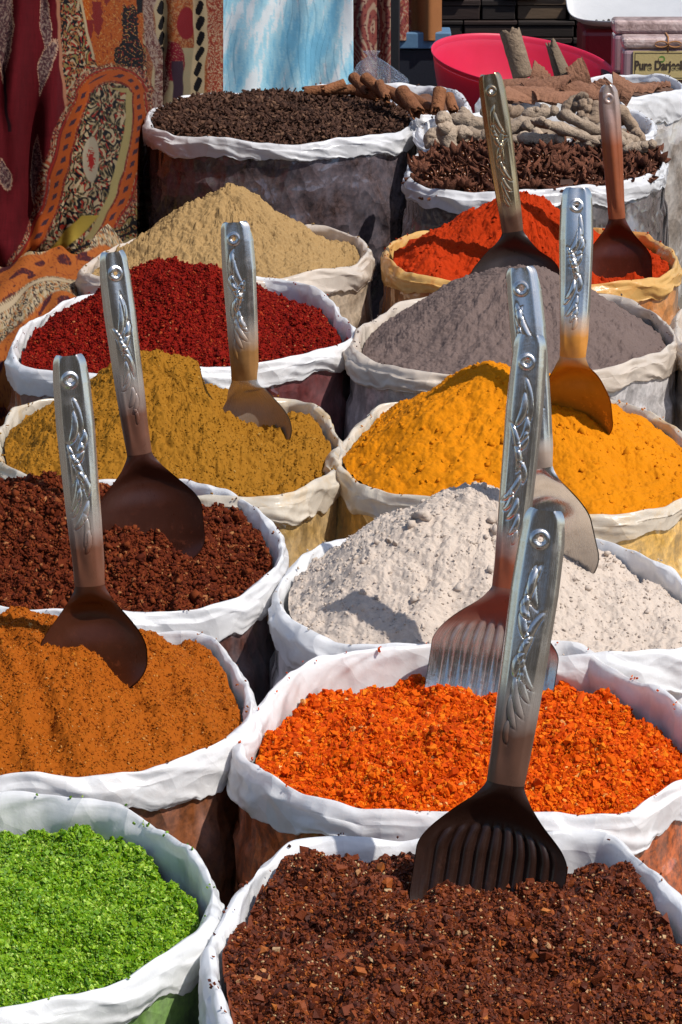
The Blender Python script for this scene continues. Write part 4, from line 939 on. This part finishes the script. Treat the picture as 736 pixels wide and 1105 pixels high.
# red bowl
t = NT('red_plastic')
pl = t.bsdf(Base_Color=t.mix(t.noise(20, 3), (.50,.010,.045), (.60,.018,.07)), Roughness=.45, Subsurface_Weight=.15, Subsurface_Scale=.01)
red_pl = t.done(pl)
c = at_y(553, 68, 7.05)
prof = [(0, .0), (.10, .0), (.125, .006), (.160, .06), (.180, .13), (.186, .160), (.190, .163), (.190, .158), (.183, .150), (.176, .125), (.155, .06), (.12, .012), (0, .010)]
o = grid_obj('plastic_bowl', lathe(prof, 96), red_pl, None, (0, 0, 0), True)
o.rotation_euler = (math.radians(7), math.radians(7), 0); o.location = (c[0]+.0, c[1], c[2]-.15)
sub = o.modifiers.new('round', 'SUBSURF'); sub.levels = 1; sub.render_levels = 1
tag(o, 'bright pinkish red plastic bowl behind the bark rolls', 'bowl')
# blue board and dark box under it
p = at_y(448, 50, 7.2); q = at_y(424, 42, 7.2); r = at_y(478, 60, 7.2)
solid('blue_board', [((q[0], 7.29, r[2]), (r[0]+.02, 7.37, q[2]))], plain('blue_paint', (.10,.19,.30), .4), np.array([p[0], 7.2, r[2]]), 'dull blue board edge left of the red bowl', 'board')
solid('dark_crate', [((q[0]-.0, 7.30, TZ+.001), (r[0]+.01, 7.42, r[2]-.003))], plain('navy_paint', (.012,.014,.022), .5), np.array([p[0], 7.2, TZ]), 'dark navy crate under the blue board', 'crate')
# clear plastic bag over the cinnamon
t = NT('clear_bag_film')
h = t.ramp(t.noise(40, 4, .6, 2.5), [(.4, 0.), (.5, 1.), (.6, 0.)])
nb = t.bump(h, .8, .01, t.bump(t.noise(90, 3, .6, 2), .6, .006))
gl = t.n('ShaderNodeBsdfGlossy'); gl.inputs['Roughness'].default_value = .12; t.l(nb, gl.inputs['Normal']); gl.inputs['Color'].default_value = (.9, .9, .95, 1)
tp = t.n('ShaderNodeBsdfTransparent'); fr = t.n('ShaderNodeLayerWeight'); fr.inputs['Blend'].default_value = .35; t.l(nb, fr.inputs['Normal'])
mx = t.n('ShaderNodeMixShader'); t.l(t.math('ADD', t.math('MULTIPLY', fr.outputs['Facing'], .5), .12), mx.inputs[0]); t.l(tp.outputs[0], mx.inputs[1]); t.l(gl.outputs[0], mx.inputs[2])
bagm = t.done(mx.outputs[0])
c = at_y(412, 88, 6.66)
a = np.linspace(0, 2*math.pi, 90, endpoint=False); hgt = np.linspace(0, 1, 60); A, Hh = np.meshgrid(a, hgt, indexing='ij')
rad = np.interp(Hh, [0, .15, .45, .75, .9, 1], [.020, .060, .058, .030, .008, .016])*(1+.22*noise2(np.cos(A)*3+Hh*3, np.sin(A)*3-Hh*2, 51)+.10*noise2(np.cos(A)*9, np.sin(A)*9+Hh*9, 52))
Pb = np.stack([rad*np.cos(A)-.02*Hh, rad*np.sin(A)*.6, Hh*.105], -1)
o = grid_obj('plastic_bag', Pb, bagm, None, (0,0,0), True); o.location = tuple(c - np.array([0, 0, .045]))
tag(o, 'small crumpled clear plastic bag gathered to a point above the cinnamon', 'plastic bag')
# soap packs
mauve = plain('mauve_soap', (.36,.235,.25), .35, var=.15, scale=14, coat=.6)
t = NT('marbled_wrap'); n = t.noise(22, 5, .65, 1.5)
marble = t.done(t.bsdf(Base_Color=t.ramp(n, [(.35, (.24,.16,.14)), (.5, (.46,.33,.30)), (.65, (.60,.48,.44))]), Roughness=.3, Coat_Weight=.5, Normal=t.bump(t.noise(60, 3, .5, 2), .4, .004)))
paper = plain('label_paper', (.52,.40,.17), .7, var=.06)
ink = plain('label_ink', (.05,.03,.02), .7)
grn = plain('label_green', (.10,.22,.03), .7)
def soap(x0, y0, z0, w, d, h, label, lab=False):
    r = empty('soap_pack', (x0+w/2, y0+d/2, z0), label, 'soap pack', 'wrapped soap packs on the table')
    mb = MB(); mb.box((-w/2, -d/2, 0), (w/2, d/2, h*.74)); bevel(link('soap_bar', mb.mesh('soap_bar', mauve, False), r), .009, 3)
    mb = MB(); mb.box((-w/2-.001, -d/2-.001, h*.742), (w/2+.001, d/2+.001, h)); bevel(link('wrapping', mb.mesh('wrapping', marble, False), r), .008, 3)
    if lab:
        lw, lh = w*.80, h*.66; fy = -d/2-.0015; cx = w*.04
        mb = MB(); mb.box((cx-lw/2, fy-.0012, .004), (cx+lw/2, fy+.0012, .004+lh)); pl = link('paper_label', mb.mesh('paper_label', paper, False), r)
        mb = MB(); b = .0035; e = .0009; x_0, x_1, z_0, z_1 = cx-lw/2+b, cx+lw/2-b, .004+b, .004+lh-b; fz = fy-.0018
        for lo, hi in (((x_0, z_0), (x_1, z_0+e)), ((x_0, z_1-e), (x_1, z_1)), ((x_0, z_0+e), (x_0+e, z_1-e)), ((x_1-e, z_0+e), (x_1, z_1-e))): mb.box((lo[0], fz, lo[1]), (hi[0], fz+.0005, hi[1]))
        link('printed_border', mb.mesh('printed_border', ink, False), pl)
        cu = bpy.data.curves.new('lettering', 'FONT'); cu.body = 'Pure Darjeeling'; cu.size = .0205; cu.align_x = 'CENTER'; cu.extrude = .0003; cu.offset = .0006
        tmp = bpy.data.objects.new('lettering', cu); COL.objects.link(tmp)
        bpy.context.view_layer.update(); me = bpy.data.meshes.new_from_object(tmp.evaluated_get(bpy.context.evaluated_depsgraph_get())); bpy.data.objects.remove(tmp)
        me.materials.clear(); me.materials.append(ink)
        o = link('lettering', me, pl); o.rotation_euler = (math.pi/2, 0, 0); o.location = (cx, fz, .004+lh*.36); o.scale = (.92, 1.25, 1)
        mb = MB(); ph = np.linspace(0, 2*math.pi, 20, endpoint=False)
        mb.add(np.stack([cx-.004+.0068*np.cos(ph), np.full(20, fz), .004+lh*.72+.0068*np.sin(ph)], -1), [list(range(20))])
        link('green_leaf_emblem', mb.mesh('green_leaf_emblem', grn, False), pl)
        mb = MB(); mb.box((cx-.008-.002, fz-.0006, .004+lh*.66), (cx-.001, fz-.0001, .004+lh*.76)); mb2 = link('leaf_vein', mb.mesh('leaf_vein', paper, False), pl)
        # twine tied round with a bow
        tw = plain('twine', (.34,.15,.05), .8); mb = MB()
        tx = cx+.008; mb.box((tx-.0015, -d/2-.003, h*.02+lh), (tx+.0015, -d/2-.0005, h+.002)); mb.box((tx-.0015, -d/2-.002, h+.0005), (tx+.0015, d/2, h+.003))
        ph = np.linspace(0, 2*math.pi, 24, endpoint=False)
        for s_ in (-1, 1):
            ctr = np.stack([tx+s_*(.014+.013*np.cos(ph)), -d/2-.004+0*ph, h*.86+.006*np.sin(ph)], -1)
            ring_ = np.stack([ctr + .0016*np.array([0, math.cos(b_), math.sin(b_)]) for b_ in np.linspace(0, 2*math.pi, 6)], 1); mb.grid(ring_, True)
        link('twine_bow', mb.mesh('twine_bow', tw), r)
    return r
# front pack: left edge 671, top 40 ; back pack behind it, taller on a box
Yf = 6.92
a_ = at_y(671, 88, Yf); b_ = at_y(671, 41, Yf); s = F_PX/np.dot(a_-CAM, FWD)
soap(a_[0], Yf, a_[2], .155, .06, b_[2]-a_[2], 'mauve soap pack with a printed paper label and twine bow', True)
a2 = at_y(661, 80, Yf+.09); b2 = at_y(661, 22, Yf+.09)
soap(a2[0], Yf+.09, a_[2], .17, .06, b2[2]-a_[2], 'plain mauve soap pack standing behind the labelled one')
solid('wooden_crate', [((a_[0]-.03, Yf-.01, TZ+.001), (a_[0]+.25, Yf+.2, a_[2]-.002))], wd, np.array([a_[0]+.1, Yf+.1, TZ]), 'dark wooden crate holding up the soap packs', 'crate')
# weighing scale: steel pan on a red base
Ys = 7.45
c = at_y(688, 4, Ys)
pan = plain('dull_aluminium', (.74,.72,.69), .40, .45, var=.10, scale=20)
r = empty('weighing_scale', (c[0], Ys, TZ), 'weighing scale with a shallow steel tray on a red base behind the soap', 'scale')
aa = np.linspace(0, 2*math.pi, 96, endpoint=False)
se = (np.abs(np.cos(aa))**5+np.abs(np.sin(aa))**5)**(-1/5.)          # rounded rectangle
prof = [(0, 0), (.80, 0), (.90, .004), (.965, .008), (1.0, .016), (1.02, .017), (1.0, .012), (.96, .004), (.90, -.003), (0, -.003)]
tray = np.stack([np.stack([np.cos(aa)*se*q_[0]*.155, np.sin(aa)*se*q_[0]*.115, np.full(96, q_[1])], -1) for q_ in prof], 1)
o = grid_obj('weighing_tray', tray, pan, r, (0, 0, 0), True)
zt = c[2]-TZ; o.location = (0, -.02, zt); o.rotation_euler = (math.radians(17), 0, 0)
mb = MB(); mb.box((-.10, -.075, .001), (.10, .085, zt*.5)); mb.box((-.125, -.095, zt*.5), (.125, .09, zt-.042))
bevel(link('scale_base', mb.mesh('scale_base', plain('red_enamel', (.26,.012,.018), .35), False), r), .014, 3)
mbp = MB(); ph = np.linspace(0, 2*math.pi, 8, endpoint=False); th_ = np.linspace(0, math.pi, 6)
mbp.grid(np.array([[[.0035*math.sin(b)*math.cos(a), .0035*math.sin(b)*math.sin(a), .0035*math.cos(b)] for b in th_] for a in ph]), True)
pep = mbp.mesh('peppercorn', plain('pepper_black', (.02,.016,.012), .7))
for k in range(9):
    px_ = -.095+.0125*k+random.uniform(-.004, .004); py_ = -.088+random.uniform(-.004, .012); ca, sa = math.cos(math.radians(17)), math.sin(math.radians(17))
    o = link('peppercorn', pep, None, (c[0]+px_, Ys-.02+py_*ca-.004*sa, TZ+zt+py_*sa+.004*ca)); tag(o, 'black peppercorn lying at the front edge of the steel weighing tray', 'peppercorn', 'peppercorns in the weighing tray')
# stacked wooden boxes at the back, stall shade put into their dark wood colours
bwood = [wood('box_wood_shade', (.022,.009,.006)), wood('box_wood_dark_shade', (.012,.006,.004)), wood('box_wood_pale', (.11,.07,.04))]
k = 0
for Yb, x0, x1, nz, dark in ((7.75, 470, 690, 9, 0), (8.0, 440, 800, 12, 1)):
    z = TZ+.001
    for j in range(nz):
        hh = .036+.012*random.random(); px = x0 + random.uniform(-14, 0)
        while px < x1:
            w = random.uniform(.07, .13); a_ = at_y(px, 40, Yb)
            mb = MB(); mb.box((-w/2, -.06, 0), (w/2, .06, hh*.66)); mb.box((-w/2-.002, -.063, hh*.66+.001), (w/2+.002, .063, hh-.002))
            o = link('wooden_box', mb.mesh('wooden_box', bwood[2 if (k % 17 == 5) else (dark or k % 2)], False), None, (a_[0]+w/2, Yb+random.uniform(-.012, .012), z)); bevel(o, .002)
            tag(o, 'small pale wooden box among the dark stacked boxes' if k % 17 == 5 else 'small wooden box coloured dark for shade in the stack behind the red bowl', 'wooden box', 'stacked wooden boxes at the back')
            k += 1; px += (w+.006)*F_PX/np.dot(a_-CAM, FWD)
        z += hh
# ------------------------------------------------------------------ ground
t = NT('trodden_earth'); n = t.noise(3, 6, .65)
gm = t.done(t.bsdf(Base_Color=t.mix(n, (.09,.075,.06), (.17,.14,.11)), Roughness=.95, Normal=t.bump(t.noise(40, 5), .5, .01)))
mb = MB(); mb.add([[-300,-300,0],[300,-300,0],[300,600,0],[-300,600,0]], [[0,1,2,3]])
o = link('ground', mb.mesh('ground', gm, False)); o['kind'] = 'structure'

mb = MB(); mb.box((-14, -5.4, 0), (14, -5, 3.9))
o = link('unseen_reflection_wall', mb.mesh('unseen_reflection_wall', plain('tan_plaster', (.30,.23,.16), .9, scale=2), False)); o['kind'] = 'structure'   # unseen wall, added to darken the scoops' reflections and block low sky

# ------------------------------------------------------------------ light, sky, camera
SUN = Vector((.66, -.36, 1.05)).normalized()
el = math.asin(SUN.z)
li = bpy.data.lights.new('sun', 'SUN'); li.energy = 4.2; li.angle = math.radians(.5); li.color = (1, .95, .87)
lo = bpy.data.objects.new('sun', li); COL.objects.link(lo); lo.rotation_euler = SUN.to_track_quat('Z', 'Y').to_euler(); lo.location = (-3, -2, 6)
w = bpy.data.worlds.new('World'); SC.world = w; w.use_nodes = True
nt = w.node_tree; nt.nodes.clear()
sky = nt.nodes.new('ShaderNodeTexSky'); sky.sky_type = 'NISHITA'; sky.sun_disc = False
sky.sun_elevation = el; sky.sun_rotation = math.atan2(SUN.x, SUN.y)
bg = nt.nodes.new('ShaderNodeBackground'); bg.inputs['Strength'].default_value = .125
ou = nt.nodes.new('ShaderNodeOutputWorld'); nt.links.new(sky.outputs[0], bg.inputs[0]); nt.links.new(bg.outputs[0], ou.inputs[0])
cam = bpy.data.cameras.new('camera'); cam.sensor_fit = 'VERTICAL'; cam.sensor_height = 24; cam.lens = F_PX*24/H_PX
cam.clip_end = 2000; cam.clip_start = .05
co = bpy.data.objects.new('camera', cam); COL.objects.link(co); co.location = tuple(CAM); co.rotation_euler = (math.pi/2-PITCH, 0, 0)
SC.camera = co
SC.render.engine = 'CYCLES'; SC.cycles.max_bounces = 8; SC.cycles.use_denoising = True
vs = SC.view_settings; vs.view_transform = 'Standard'; vs.look = 'None'; vs.gamma = 1; vs.exposure = .20
